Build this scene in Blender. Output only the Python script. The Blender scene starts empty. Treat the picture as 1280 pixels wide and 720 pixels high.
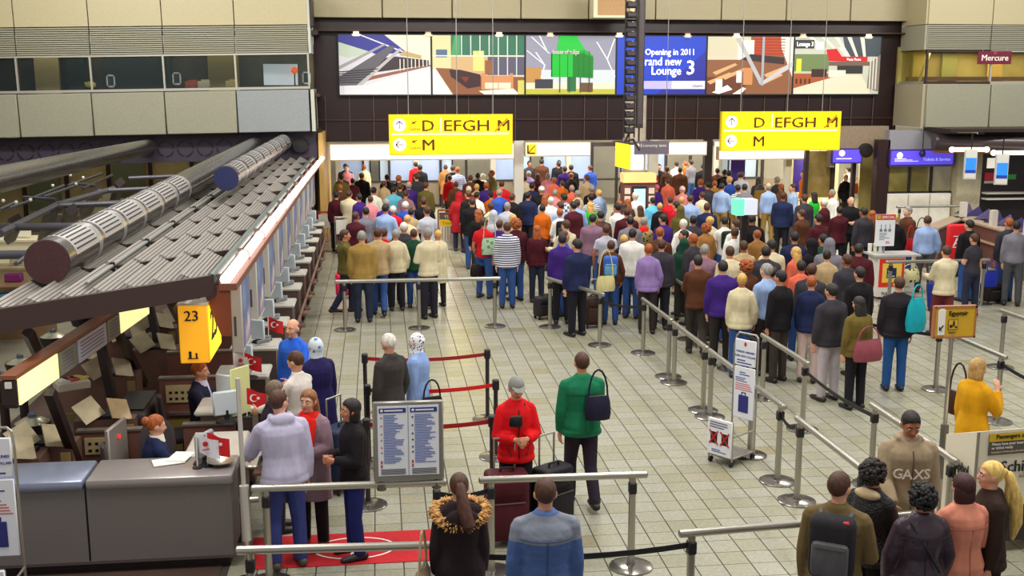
import bpy, bmesh, math, random
from mathutils import Vector, Matrix, Euler
S = bpy.context.scene
COL = S.collection
PI = math.pi
V = Vector
rnd = random.Random(7)

# ---------------------------------------------------------------- camera
EYE = 4.7
FPX = 1380.0
YAW = math.radians(6.86)
PITCH = math.radians(10.6)
cam_d = bpy.data.cameras.new('camera')
cam_d.sensor_width = 36
cam_d.lens = FPX / 1280 * 36
cam_d.clip_end = 300
cam = bpy.data.objects.new('camera', cam_d)
COL.objects.link(cam)
cam.location = (0, 0, EYE)
cam.rotation_euler = (PI / 2 - PITCH, 0, -YAW)
S.camera = cam

# ---------------------------------------------------------------- light and exposure
w = bpy.data.worlds.new('world')
S.world = w
w.use_nodes = True
w.node_tree.nodes['Background'].inputs[0].default_value = (1.0, .97, .91, 1)
w.node_tree.nodes['Background'].inputs[1].default_value = .38
S.view_settings.view_transform = 'Standard'
S.view_settings.look = 'None'
S.view_settings.exposure = 0.18
S.view_settings.gamma = 1
S.view_settings.use_curve_mapping = False


def area(name, loc, sx, sy, power, color=(1, .96, .89), rot=(0, 0, 0)):
    d = bpy.data.lights.new(name, 'AREA')
    d.shape = 'RECTANGLE'
    d.size, d.size_y, d.energy, d.color = sx, sy, power, color
    o = bpy.data.objects.new(name, d)
    COL.objects.link(o)
    o.location = loc
    o.rotation_euler = rot
    return o


for ix, x in enumerate((-3.0, 4.0, 11.0)):
    for y in (8.5, 16.0, 24.0):
        area('ceiling_lamp', (x, y, 9.5), 1.6, 3.2, 340)
for x, p in ((-7.5, 560), (2.5, 380), (11, 380), (20, 560)):
    area('facade_fill', (x, 25.5, 9.3), 5.0, .8, p, (1, .97, .9), (1.05, 0, 0))  # unseen fill lights added to brighten the facades
for x in (1.5, 6.5, 11.5, 16.5):
    area('interior_fill', (x, 39.5, 2.8), 4.0, 5.0, 330, (1, .96, .85))  # unseen fill lights added to brighten the room behind the passage
area('office_fill', (-6.5, 34.5, 5.95), 8, .5, 45, (1, .9, .7))  # added fill light behind the office windows
area('restaurant_fill', (20.5, 34.3, 5.6), 6, .5, 110, (1, .85, .5))  # added warm fill that brightens the restaurant windows
for x in (-10, -5.5):
    area('interior_fill', (x, 38.5, 2.9), 4.0, 3.0, 55, (1, .9, .65))

# ---------------------------------------------------------------- pixel to world helpers (1280x720 frame)
_cy, _sy, _cp, _sp = math.cos(YAW), math.sin(YAW), math.cos(PITCH), math.sin(PITCH)
FW = V((_sy * _cp, _cy * _cp, -_sp)); RT = V((_cy, -_sy, 0)); UP = V((_sy * _sp, _cy * _sp, _cp))


def ray(u, v):
    return FW + RT * ((u - 640) / FPX) + UP * ((360 - v) / FPX)


def gp(u, v, z=0.0):
    d = ray(u, v)
    return V((0, 0, EYE)) + d * ((z - EYE) / d.z)


def at(u, v, y):
    d = ray(u, v)
    return V((0, 0, EYE)) + d * (y / d.y)


def proj(p):
    q = p - V((0, 0, EYE))
    c = q.dot(FW)
    return 640 + FPX * q.dot(RT) / c, 360 - FPX * q.dot(UP) / c


# ---------------------------------------------------------------- materials
def lin(c):
    if isinstance(c, str):
        c = [int(c[i:i + 2], 16) / 255 for i in (0, 2, 4)]
    return tuple(x / 12.92 if x <= .04045 else ((x + .055) / 1.055) ** 2.4 for x in c)


_M = {}


def mat(c, rough=.6, metal=0., noise=0., ns=8., bump=0., emit=0., cloth=False, alpha=1., spec=.5):
    key = (c, rough, metal, noise, ns, bump, emit, cloth, alpha, spec)
    if key in _M:
        return _M[key]
    m = bpy.data.materials.new('paint')
    m.use_nodes = True
    t = m.node_tree
    b = t.nodes['Principled BSDF']
    rgb = lin(c) + (1,)
    b.inputs['Base Color'].default_value = rgb
    b.inputs['Roughness'].default_value = rough
    b.inputs['Metallic'].default_value = metal
    b.inputs['Specular IOR Level'].default_value = spec
    if emit:
        b.inputs['Emission Color'].default_value = rgb
        b.inputs['Emission Strength'].default_value = emit
    if alpha < 1:
        b.inputs['Alpha'].default_value = alpha
    if noise or bump:
        tc = t.nodes.new('ShaderNodeTexCoord')
        n = t.nodes.new('ShaderNodeTexNoise')
        n.inputs['Scale'].default_value = ns
        n.inputs['Detail'].default_value = 4
        if cloth:
            mp = t.nodes.new('ShaderNodeMapping')
            mp.inputs['Scale'].default_value = (1.3, 1.3, .5)
            mp.inputs['Rotation'].default_value = (.25, .2, 0)
            t.links.new(tc.outputs['Object'], mp.inputs[0])
            t.links.new(mp.outputs[0], n.inputs['Vector'])
        else:
            t.links.new(tc.outputs['Object'], n.inputs['Vector'])
        if noise:
            r = t.nodes.new('ShaderNodeValToRGB')
            r.color_ramp.elements[0].position = .3
            r.color_ramp.elements[1].position = .7
            r.color_ramp.elements[0].color = tuple(x * (1 - noise) for x in rgb[:3]) + (1,)
            r.color_ramp.elements[1].color = tuple(min(1, x * (1 + noise)) for x in rgb[:3]) + (1,)
            t.links.new(n.outputs[0], r.inputs[0])
            t.links.new(r.outputs[0], b.inputs['Base Color'])
        if bump:
            bp = t.nodes.new('ShaderNodeBump')
            bp.inputs['Strength'].default_value = bump
            bp.inputs['Distance'].default_value = .03
            t.links.new(n.outputs[0], bp.inputs['Height'])
            t.links.new(bp.outputs[0], b.inputs['Normal'])
    _M[key] = m
    return m


def cloth(c, rough=.85):
    return mat(c, rough, 0, .12, 9., .34, spec=.25, cloth=True)


def pattern(c1, c2, scale, axis='Z', kind='stripe'):
    """two-colour woven pattern in object space"""
    key = ('pat', c1, c2, scale, axis, kind)
    if key in _M:
        return _M[key]
    m = bpy.data.materials.new('woven_pattern')
    m.use_nodes = True
    t = m.node_tree
    b = t.nodes['Principled BSDF']
    b.inputs['Roughness'].default_value = .85
    tc = t.nodes.new('ShaderNodeTexCoord')
    if kind == 'stripe':
        n = t.nodes.new('ShaderNodeTexWave')
        n.bands_direction = axis
        n.inputs['Scale'].default_value = scale
    elif kind == 'spot':
        n = t.nodes.new('ShaderNodeTexVoronoi')
        n.inputs['Scale'].default_value = scale
    else:
        n = t.nodes.new('ShaderNodeTexChecker')
        n.inputs['Scale'].default_value = scale
    t.links.new(tc.outputs['Object'], n.inputs['Vector'])
    r = t.nodes.new('ShaderNodeValToRGB')
    r.color_ramp.interpolation = 'CONSTANT'
    r.color_ramp.elements[0].color = lin(c1) + (1,)
    r.color_ramp.elements[1].position = .5 if kind != 'spot' else .33
    r.color_ramp.elements[1].color = lin(c2) + (1,)
    t.links.new(n.outputs['Fac'] if kind != 'spot' else n.outputs['Distance'], r.inputs[0])
    t.links.new(r.outputs[0], b.inputs['Base Color'])
    _M[key] = m
    return m


STEEL = mat('b0aca2', .32, .85)
STEEL_D = mat('77736c', .38, .8)
CHROME = mat('dedbd2', .18, .9)
BLACK = mat('17151a', .5)
RUBBER = mat('141214', .7)
WHITE = mat('e9e6de', .5)
BROWN = mat('4c332c', .55, 0, .15, 5.)
DBROWN = mat('2c1c1a', .5)
GREY = mat('8d8a86', .5, 0, .1, 30.)
GLOW_Y = mat('ffe000', .5, 0, emit=.95)
GLOW_W = mat('fff4e2', .5, 0, emit=1.25)


# ---------------------------------------------------------------- mesh builder
class MB:
    def __init__(s):
        s.v = []; s.f = []; s.mi = []; s.cur = 0

    def add(s, vs, fs):
        o = len(s.v)
        s.v += [tuple(x) for x in vs]
        s.f += [tuple(i + o for i in f) for f in fs]
        s.mi += [s.cur] * len(fs)
        return s

    def box(s, c, d, R=None):
        c = V(c)
        vs = []
        for x in (-.5, .5):
            for y in (-.5, .5):
                for z in (-.5, .5):
                    p = V((x * d[0], y * d[1], z * d[2]))
                    vs.append((R @ p if R else p) + c)
        return s.add(vs, [(0, 1, 3, 2), (4, 6, 7, 5), (0, 4, 5, 1), (2, 3, 7, 6), (0, 2, 6, 4), (1, 5, 7, 3)])

    def span(s, a, b):
        a, b = V(a), V(b)
        return s.box((a + b) / 2, [abs(b[i] - a[i]) for i in range(3)])

    def bar(s, p, q, w, h, up=(0, 0, 1)):
        p, q = V(p), V(q)
        d = q - p
        y = d.normalized()
        x = y.cross(V(up))
        if x.length < 1e-4:
            x = y.cross(V((1, 0, 0)))
        x.normalize()
        z = x.cross(y)
        R = Matrix((x, y, z)).transposed()
        return s.box((p + q) / 2, (w, d.length, h), R)

    def cyl(s, p, q, r0, r1=None, n=12, caps=True):
        p, q = V(p), V(q)
        r1 = r0 if r1 is None else r1
        d = (q - p).normalized()
        x = d.cross(V((0, 0, 1)))
        if x.length < 1e-4:
            x = V((1, 0, 0))
        x.normalize()
        y = d.cross(x)
        vs = []
        for c, r in ((p, r0), (q, r1)):
            for i in range(n):
                a = 2 * PI * i / n
                vs.append(c + x * (r * math.cos(a)) + y * (r * math.sin(a)))
        fs = [(i, (i + 1) % n, n + (i + 1) % n, n + i) for i in range(n)]
        if caps:
            fs += [tuple(range(n - 1, -1, -1)), tuple(range(n, 2 * n))]
        return s.add(vs, fs)

    def tube(s, pts, r, n=8):
        pts = [V(p) for p in pts]
        for a, b in zip(pts, pts[1:]):
            s.cyl(a, b, r, n=n)
        for p in pts[1:-1]:
            s.ell(p, (r, r, r), 8, 5)
        return s

    def lathe(s, prof, n=20, c=(0, 0, 0)):
        c = V(c)
        vs = []
        for r, z in prof:
            for i in range(n):
                a = 2 * PI * i / n
                vs.append(c + V((r * math.cos(a), r * math.sin(a), z)))
        fs = []
        for k in range(len(prof) - 1):
            for i in range(n):
                j = (i + 1) % n
                fs.append((k * n + i, k * n + j, (k + 1) * n + j, (k + 1) * n + i))
        m = (len(prof) - 1) * n
        fs += [tuple(range(n - 1, -1, -1)), tuple(range(m, m + n))]
        return s.add(vs, fs)

    def ell(s, c, r, n=12, m=8, R=None):
        c = V(c)
        vs = [V((0, 0, -r[2]))]
        for k in range(1, m):
            t = PI * k / m
            for i in range(n):
                a = 2 * PI * i / n
                vs.append(V((r[0] * math.sin(t) * math.cos(a), r[1] * math.sin(t) * math.sin(a), -r[2] * math.cos(t))))
        vs.append(V((0, 0, r[2])))
        if R:
            vs = [R @ q for q in vs]
        fs = [(0, 1 + (i + 1) % n, 1 + i) for i in range(n)]
        for k in range(m - 2):
            a = 1 + k * n
            for i in range(n):
                j = (i + 1) % n
                fs.append((a + i, a + j, a + n + j, a + n + i))
        a = 1 + (m - 2) * n
        e = len(vs) - 1
        fs += [(a + i, a + (i + 1) % n, e) for i in range(n)]
        return s.add([q + c for q in vs], fs)

    def loft(s, rings, n=14):
        """rings: (centre, half-axis x, half-axis y) vectors"""
        vs = []
        for c, x, y in rings:
            for i in range(n):
                a = 2 * PI * i / n
                vs.append(V(c) + V(x) * math.cos(a) + V(y) * math.sin(a))
        fs = []
        for k in range(len(rings) - 1):
            for i in range(n):
                j = (i + 1) % n
                fs.append((k * n + i, k * n + j, (k + 1) * n + j, (k + 1) * n + i))
        m = (len(rings) - 1) * n
        fs += [tuple(range(n - 1, -1, -1)), tuple(range(m, m + n))]
        return s.add(vs, fs)

    def limb(s, pts, rads, n=10, r0=True, r1=True, ref=(1, 0, 0)):
        """tapered limb through points, round or flat at its ends"""
        pts = [V(p) for p in pts]
        ref = V(ref)
        rings = []
        for i, p in enumerate(pts):
            d = (pts[min(i + 1, len(pts) - 1)] - pts[max(i - 1, 0)]).normalized()
            y = d.cross(ref)
            if y.length < .1:
                y = d.cross(V((0, 1, 0)))
            y.normalize()
            x = y.cross(d)
            r = rads[i] if isinstance(rads[i], (tuple, list)) else (rads[i], rads[i])
            if i == 0 and r0:
                m = min(r)
                rings += [(p - d * m * .97, x * r[0] * .25, y * r[1] * .25), (p - d * m * .7, x * r[0] * .72, y * r[1] * .72)]
            rings.append((p, x * r[0], y * r[1]))
            if i == len(pts) - 1 and r1:
                m = min(r)
                rings += [(p + d * m * .7, x * r[0] * .72, y * r[1] * .72), (p + d * m * .97, x * r[0] * .25, y * r[1] * .25)]
        return s.loft(rings, n)

    def rbox(s, c, d, r=.03, seg=2, R=None):
        bm = bmesh.new()
        bmesh.ops.create_cube(bm, size=1)
        for q in bm.verts:
            q.co = V((q.co.x * d[0], q.co.y * d[1], q.co.z * d[2]))
        bmesh.ops.bevel(bm, geom=bm.edges[:], offset=min(r, min(d) * .45), segments=seg, affect='EDGES', profile=.5)
        bm.verts.index_update()
        vs = [(R @ q.co if R else q.co.copy()) + V(c) for q in bm.verts]
        fs = [[q.index for q in f.verts] for f in bm.faces]
        bm.free()
        return s.add(vs, fs)

    def poly(s, pts, ex):
        """prism: polygon points extruded along vector ex"""
        pts = [V(p) for p in pts]
        n = len(pts)
        ex = V(ex)
        return s.add(pts + [p + ex for p in pts], [tuple(range(n - 1, -1, -1)), tuple(range(n, 2 * n))] +
                     [(i, (i + 1) % n, n + (i + 1) % n, n + i) for i in range(n)])

    def mesh(s, name, mats=(), angle=40):
        me = bpy.data.meshes.new(name)
        me.from_pydata(s.v, [], s.f)
        for m in mats:
            me.materials.append(m)
        if len(mats) > 1:
            me.polygons.foreach_set('material_index', s.mi)
        me.polygons.foreach_set('use_smooth', [True] * len(me.polygons))
        me.set_sharp_from_angle(angle=math.radians(angle))
        me.update()
        return me

    def build(s, name, m, parent=None, angle=40):
        me = s.mesh(name, m if isinstance(m, (list, tuple)) else [m], angle)
        return put(name, me, parent)


def put(name, me, parent=None, loc=None):
    o = bpy.data.objects.new(name, me)
    COL.objects.link(o)
    if parent:
        o.parent = parent
    if loc is not None:
        o.location = loc
    return o


def tag(o, label, cat, group=None, kind=None):
    o['label'] = label
    o['category'] = cat
    if group:
        o['group'] = group
    if kind:
        o['kind'] = kind
    return o


def thing(name, label, cat, loc=(0, 0, 0), rz=0, group=None):
    o = bpy.data.objects.new(name, None)
    COL.objects.link(o)
    o.empty_display_size = .1
    o.location = loc
    o.rotation_euler = (0, 0, rz)
    return tag(o, label, cat, group)


def struct(o):
    o['kind'] = 'structure'
    return o


def text(s, size, m, parent, M, align='LEFT', name='lettering', bold=0., sx=1.):
    """flat lettering: text lies in the local x/z plane of M facing -y"""
    c = bpy.data.curves.new('t', 'FONT')
    c.body = s
    c.size = size
    c.align_x = align
    c.extrude = .002
    c.resolution_u = 2
    o = bpy.data.objects.new('t', c)
    me = bpy.data.meshes.new_from_object(o)
    bpy.data.objects.remove(o)
    bpy.data.curves.remove(c)
    if bold:
        vs, fs = [q.co.copy() for q in me.vertices], [list(q.vertices) for q in me.polygons]
        nv = len(vs)
        me.clear_geometry()
        bo = size * .018
        me.from_pydata([q + V((d, e, .0004 * i)) for i, (d, e) in enumerate(((-bo, -bo * .5), (bo, bo * .5), (0, 0)))  for q in vs], [], [[a + i * nv for a in f] for i in range(3) for f in fs])
    me.transform(M @ Matrix.Rotation(PI / 2, 4, 'X') @ Matrix.Diagonal((sx, 1, 1, 1)))
    me.materials.clear()
    me.materials.append(m)
    me.name = name
    return put(name, me, parent)


def T(x, y, z):
    return Matrix.Translation((x, y, z))


def copy_tree(o, parent=None):
    c = o.copy()
    COL.objects.link(c)
    if parent:
        c.parent = parent
    for ch in o.children:
        copy_tree(ch, c)
    return c

# ================================================================ THE SETTING
# ---------------------------------------------------------------- floor of square tiles
TS = .285


def tile_mat(island):
    m = bpy.data.materials.new('floor_tile_glaze')
    m.use_nodes = True
    t = m.node_tree
    b = t.nodes['Principled BSDF']
    b.inputs['Roughness'].default_value = .27
    b.inputs['Specular IOR Level'].default_value = .45
    if island:
        src = t.nodes.new('ShaderNodeNewGeometry').outputs['Random Per Island']
    else:
        src = t.nodes.new('ShaderNodeObjectInfo').outputs['Random']
    r = t.nodes.new('ShaderNodeValToRGB')
    r.color_ramp.elements[0].color = lin('9f9d84') + (1,)
    r.color_ramp.elements[1].color = lin('aeac9a') + (1,)
    for p, c in ((.3, 'a5a38c'), (.62, 'a9a796'), (.95, 'acaa9a'), (.975, '9c9270')):
        r.color_ramp.elements.new(p).color = lin(c) + (1,)
    t.links.new(src, r.inputs[0])
    tc = t.nodes.new('ShaderNodeNewGeometry')
    n = t.nodes.new('ShaderNodeTexNoise')
    n.inputs['Scale'].default_value = 26
    n.inputs['Detail'].default_value = 5
    t.links.new(tc.outputs['Position'], n.inputs['Vector'])
    mx = t.nodes.new('ShaderNodeMixRGB')
    mx.blend_type = 'MULTIPLY'
    mx.inputs[0].default_value = .5
    t.links.new(r.outputs[0], mx.inputs[1])
    t.links.new(n.outputs[0], mx.inputs[2])
    g = t.nodes.new('ShaderNodeBrightContrast')
    g.inputs['Bright'].default_value = .06
    g.inputs['Contrast'].default_value = .1
    t.links.new(mx.outputs[0], g.inputs[0])
    t.links.new(g.outputs[0], b.inputs['Base Color'])
    return m


floor = struct(MB().span((-14, 5, -.12), (24, 50, -.006)).build('floor', mat('3c3730', .7)))
b = MB()
b.span((-14, 5, -.006), (-1.65, 50, -.001)).span((-1.65, 31.2, -.006), (24, 50, -.001))
b.build('floor_sheet', mat('938f7d', .3, 0, .12, 3.), floor)
MB().span((-5.2, 8, -.001), (-1.62, 33, .002)).build('island_carpet', mat('4a352c', .7, 0, .2, 3.), floor)
x0 = 3.295 - 17 * TS
y0 = 13.9
tiles = []
for i in range(0, 71):
    for j in range(-30, 61):
        x, y = x0 + i * TS, y0 + j * TS
        if not (5.5 < y < 31):
            continue
        u, v = proj(V((x + TS / 2, y + TS / 2, 0)))
        if -140 < u < 1420 and v < 860:
            tiles.append((i, j, x, y, u, v))
seen = [t for t in tiles if 330 < t[4] < 1240 and t[5] < 712 and -.9 < t[2] < 4.3]
near = set(t[:2] for t in sorted(seen, key=lambda t: -t[5])[:300])
g, gy = .0065, .0042
tm = MB().span((g, gy, -.006), (TS - g, TS - gy, 0)).mesh('tile', [tile_mat(False)])
rest = MB()
for t in tiles:
    if t[:2] in near:
        put('tile', tm, floor, (t[2], t[3], 0))
    else:
        x, y = t[2], t[3]
        rest.span((x + g, y + gy, -.006), (x + TS - g, y + TS - gy, 0))
rest.build('tile_field', tile_mat(True), floor)['kind'] = 'stuff'

# ---------------------------------------------------------------- left upper facade
PAN_A = mat('b3a884', .5, 0, .1, 40.)
PAN_B = mat('918f7c', .55, 0, .16, 60.)
PAN_C = mat('8b9092', .55, 0, .16, 60.)
DARKW = mat('241013', .35)
MULL = mat('b4b0a6', .4, .5)
GLASS = mat('233036', .06, 0, alpha=.32)
SL = .016


def fl(x, y, z):
    return V((x, y, z + (x + 1.9) * SL))


RL = Matrix.Rotation(-SL, 3, 'Y')
wl = struct(MB().box(fl(-7.4, 33.6, 6.75), (11.2, .8, .98), RL).box(fl(-7.4, 33.5, 3.86), (11.2, .6, 1.2), RL).build('wall_left', DBROWN))
edges = [-1.95, -4.02, -6.03, -8.04, -10.05, -12.06]
louv = mat('9a9782', .55)
LOUVRE_SHADE = mat('3c3a32', .6)  # shade of the louvre gaps, put into the backing colour
for a, c in zip(edges, edges[1:]):
    m = (a + c) / 2
    wd = a - c - .03
    MB().box(fl(m, 33.18, 6.82), (wd, .1, 1.0), RL).build('panel', PAN_A, wl)
    lo = MB().box(fl(m, 33.24, 5.92), (wd, .05, .78), RL)
    lo.cur = 1
    for k in range(13):
        lo.box(fl(m, 33.16, 5.565 + k * .059), (wd, .03, .036), RL)
    lo.build('louvre_panel', [LOUVRE_SHADE, louv], wl)
    MB().rbox(fl(m, 33.0, 3.87), (wd, .18, 1.2), .02, 1, RL).build('panel', PAN_C if m > -4.2 else PAN_B, wl)
MB().box(fl(-1.86, 33.6, 3.87), (.1, 1.35, 1.2), RL).box(fl(-1.92, 33.75, 6.4), (.07, 1.2, 1.8), RL).build('corner_panel', mat('b9bdb0', .5), wl)
for k, (a, c) in enumerate(zip(edges, edges[1:])):
    m = (a + c) / 2
    wn = struct(MB().box(fl(m, 33.12, 4.53), (a - c, .16, .07), RL).box(fl(m, 33.16, 5.5), (a - c, .1, .05), RL).box(fl(a - .01, 33.12, 5.0), (.05, .08, 1.0), RL).build('window_%d' % (k + 1), MULL))
    MB().box(fl(m - .01, 33.2, 5.0), (a - c - .06, .015, .96), RL).build('pane', GLASS, wn)
# offices behind that glass
wo = struct(MB().box((-7, 35.2, 5.0), (10.6, .1, 1.6)).build('wall_office', mat('5d5a44', .7, 0, .25, 1.2)))
MB().box((-9.75, 35.0, 5.0), (.7, .2, 1.5)).build('pillar', mat('cfc58a', .6), wo)
MB().box((-8.9, 34.9, 5.0), (.5, .2, 1.5)).box((-7.1, 34.9, 5), (1.9, .1, 1.4)).build('cabinet_front', mat('3d4a44', .6), wo)
MB().box((-4.6, 34.9, 5.0), (.9, .2, 1.5)).build('pillar', mat('a39a5e', .6), wo)
struct(MB().box((-7, 34.3, 4.3), (10.6, 1.9, .1)).build('floor_office', BROWN))
struct(MB().box((-7, 34.4, 6.1), (10.6, 1.8, .1)).build('ceiling_office', DBROWN))
board = tag(MB().box((-2.85, 34.2, 4.9), (1.0, .06, .62)).build('reflection_board', mat('e6f4f8', .6, emit=.5)), 'added white board glowing in place of reflected windows behind the last office window', 'screen')  # glowing board put in for a pale bright reflection at the window
t = thing('wall_light', 'small orange lamp glowing beside the white glowing board', 'lamp', (-2.42, 33.9, 4.9))
MB().ell((0, 0, .12), (.1, .1, .1)).build('shade', mat('ff6a20', .5, emit=.8), t)
MB().cyl((0, 0, -.45), (0, 0, .05), .02).build('stem', BLACK, t)
for k, (x, z) in enumerate(((-2.05, 4.62), (-5.75, 4.66), (-7.6, 4.62))):
    t = thing('photo_frame', 'white framed picture standing inside the %s office window from the glowing board' % ('first', 'second', 'third')[k], 'picture frame', (x, 33.45, z + (x + 1.9) * SL))
    f = MB()
    for a, c in (((-.12, 0, 0), (-.08, .03, .36)), ((.08, 0, 0), (.12, .03, .36)), ((-.12, 0, .32), (.12, .03, .36)), ((-.12, 0, 0), (.12, .03, .05))):
        f.span(a, c)
    f.build('frame', WHITE, t)
    MB().span((-.08, .012, .05), (.08, .02, .32)).span((-.03, .004, .1), (.03, .012, .25)).build('picture', mat('3a4a4c', .4), t)
for x, c, n in ((-5.35, 'b8542a', 'orange book pile lying on the office windowsill'), (-5.0, 'd8cfa8', 'cream carton standing on the office windowsill'), (-4.2, 'd4c878', 'yellowish carton standing below the office pillar')):
    o = tag(MB().rbox((0, 0, .1), (.34, .2, .2), .02).box((.05, 0, .22), (.22, .16, .05)).build('carton' if 'carton' in n else 'book_pile', mat(c, .6)), n, 'box')
    o.location = (x, 33.5, 4.56 + (x + 1.9) * SL)
t = tag(MB().ell((0, 0, .1), (.16, .1, .1)).box((-.05, -.05, .12), (.2, .06, .05), Matrix.Rotation(.5, 3, 'Y')).build('toy_bird', [mat('d8d64a', .6)]), 'yellow and white ornament beside the office pillar', 'ornament')
t.location = (-8.18, 33.5, 4.5)
# pierced band under it
band = struct(MB().box(fl(-7.4, 33.5, 2.84), (11.2, .1, .8), RL).build('trim_1', mat('3b3142', .5)))
for k in range(18):
    x = -2.25 - k * .56
    c = fl(x, 33.44, 2.83)
    vs, fs = [], []
    n = 20
    for i in range(n):
        a = 2 * PI * i / n
        for r, y in ((.205, 0), (.235, 0), (.235, -.02), (.205, -.02)):
            vs.append(c + V((r * math.cos(a), y, r * math.sin(a))))
    for i in range(n):
        if i % 5 == 4:
            continue
        j = (i + 1) % n
        for q in range(4):
            fs.append((i * 4 + q, j * 4 + q, j * 4 + (q + 1) % 4, i * 4 + (q + 1) % 4))
    MB().add(vs, fs).build('ring', BLACK, band)
MB().cyl(fl(-2.3, 33.42, 2.85), fl(-2.3, 33.3, 2.85), .22).build('vent_cover', BLACK, band)
# back of the left hall below
wb = struct(MB().span((-14, 38, 0), (-1.75, 38.2, 3.2)).build('wall_hall', mat('b9a876', .6, 0, .15, 2.)))
for k in range(9):
    x = -13 + k * 1.35
    MB().span((x, 37.9, 0), (x + .12, 38, 3)).build('mullion', DBROWN, wb)
    if k % 2:
        MB().span((x + .2, 37.93, .5), (x + 1.2, 38, 2.5)).build('pane', mat('6d7458', .2), wb)
MB().span((-14, 37.7, 2.4), (-1.75, 37.95, 2.55)).build('rail', mat('cfc6ae', .4), wb)
struct(MB().span((-14, 33.6, 3.2), (-1.7, 38.2, 3.3)).build('ceiling_hall', DBROWN))
struct(MB().span((-14.2, 10, 0), (-14, 38, 7.3)).build('wall_side', mat('5a4a40', .7)))
struct(MB().span((-1.76, 33.3, 0), (-1.62, 38, 3.2)).build('wall_corner', mat('c9a25c', .5)))

# ---------------------------------------------------------------- right upper facade
wr = struct(MB().span((17.1, 33.5, 5.66), (24, 35, 7.4)).span((17.0, 33.2, 3.3), (24, 35, 4.6)).build('wall_right', DBROWN))
ed = [17.0, 19.12, 21.24, 23.36]
for a, c in zip(ed, ed[1:]):
    m = (a + c) / 2
    MB().box((m, 33.4, 7.0), (2.09, .1, 1.1)).build('panel', PAN_A, wr)
    lo = MB().box((m, 33.46, 6.05), (2.09, .05, .78))
    lo.cur = 1
    for k in range(13):
        lo.box((m, 33.38, 5.7 + k * .059), (2.09, .03, .036))
    lo.build('louvre_panel', [LOUVRE_SHADE, louv], wr)
    MB().rbox((m - .06, 33.1, 3.95), (2.09, .18, 1.34), .02, 1).build('panel', PAN_B, wr)
MB().box((16.9, 34.05, 3.95), (.1, 1.9, 1.34)).build('side_panel', mat('a2997f', .5, 0, .1, 40.), wr)
MB().box((17.0, 34.2, 7.0), (.1, 1.6, 1.1)).build('side_panel', PAN_A, wr)
MB().box((17.0, 34.2, 6.05), (.1, 1.6, .76)).build('side_panel', louv, wr)
for k, (a, c) in enumerate(zip(ed, ed[1:])):
    m = (a + c) / 2
    wn = struct(MB().box((m, 33.3, 4.66), (2.12, .16, .08)).box((m, 33.36, 5.63), (2.12, .1, .05)).box((a + .02, 33.3, 5.15), (.06, .08, 1.0)).build('window_%d' % (k + 6), MULL if k else DBROWN))
    MB().box((m, 33.4, 5.15), (2.06, .015, .96)).build('pane', mat('584c2a', .06, 0, alpha=.25), wn)
wn = struct(MB().box((17.02, 34.2, 4.66), (.08, 1.6, .08)).build('window_9', MULL))
MB().box((17.02, 34.2, 5.15), (.015, 1.5, .96)).build('pane', mat('8a7a2e', .06, 0, alpha=.35), wn)
wo = struct(MB().span((16.9, 35.0, 4.5), (24, 35.1, 5.8)).build('wall_restaurant', mat('a89a55', .7, 0, .3, .8)))
for x, c in ((17.6, 'c7b45c'), (18.6, '8f9150'), (20.2, 'b89a4a'), (21.6, '7d6d33')):
    MB().box((x, 34.9, 5.1), (.5, .1, 1.1)).build('curtain', mat(c, .8), wo)
MB().span((17.1, 34.6, 4.72), (24, 34.8, 4.85)).build('ledge', BROWN, wo)
struct(MB().span((17.1, 33.5, 4.58), (24, 35, 4.64)).build('floor_restaurant', BROWN))
MB().cyl((17.3, 34.3, 4.65), (17.7, 34.5, 5.6), .05).build('strut', mat('b0a468', .5), wo)
t = thing('restaurant_sign', 'dark red hotel sign with white lettering hanging in the upper right window', 'sign', (19.2, 33.22, 5.43))
MB().box((0, 0, 0), (1.1, .05, .4)).build('board', mat('6a0f2c', .4), t)
text('Mercure', .26, WHITE, t, T(0, -.03, -.09), 'CENTER', bold=.006)
text('M', .13, mat('c8506a', .5), t, T(0, -.03, .09), 'CENTER')
MB().cyl((-.4, 0, .2), (-.4, 0, .26), .01).cyl((.4, 0, .2), (.4, 0, .26), .01).build('hanger', STEEL, t)

# ---------------------------------------------------------------- back wall: fascia, dark glazing, lit passage
wk = struct(MB().span((-1.9, 35.1, 2.85), (17, 35.4, 8)).build('wall_back', DARKW))
for k in range(9):
    MB().rbox((-.85 + k * 2.12, 34.75, 7.15), (2.09, .14, 1.1), .015, 1).build('panel', mat('a89d7c', .5, 0, .08, 40.), wk)
MB().span((-1.9, 34.7, 6.2), (17, 35.1, 6.24)).build('soffit', mat('3f2412', .5), wk)
for k in range(26):
    x = -1.6 + k * .74
    MB().cyl((x, 35.06, 2.87), (x, 35.06, 4.27), .014, n=6).build('mullion', mat('6e5d55', .4, .4), wk)
MB().span((-1.9, 35.03, 3.5), (17, 35.08, 3.54)).build('transom', mat('40221c', .4), wk)
for k in range(9):
    x = -.6 + k * 2.0 + (k % 3) * .2
    t = tag(MB().cyl((0, 0, 0), (0, 0, .06), .1, .14).cyl((0, 0, .06), (0, 0, .14), .09).build('spotlight', mat('fff0d0', .4, emit=.9 if k % 2 == 0 else .3)), ('leftmost', 'second', 'third', 'fourth', 'fifth', 'sixth', 'seventh', 'eighth', 'rightmost')[k] + ' round spotlight from the left in the soffit above the billboards', 'lamp', 'soffit spotlights')
    t.location = (x, 34.9, 6.06)
struct(MB().span((-1.7, 35.3, 2.86), (20, 45, 3.0)).build('ceiling_passage', mat('d8cba0', .6)))
struct(MB().span((-2, 44.5, 0), (20, 44.7, 3)).build('wall_passage', mat('dcd6c4', .6, 0, .1, 1.)))
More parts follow.
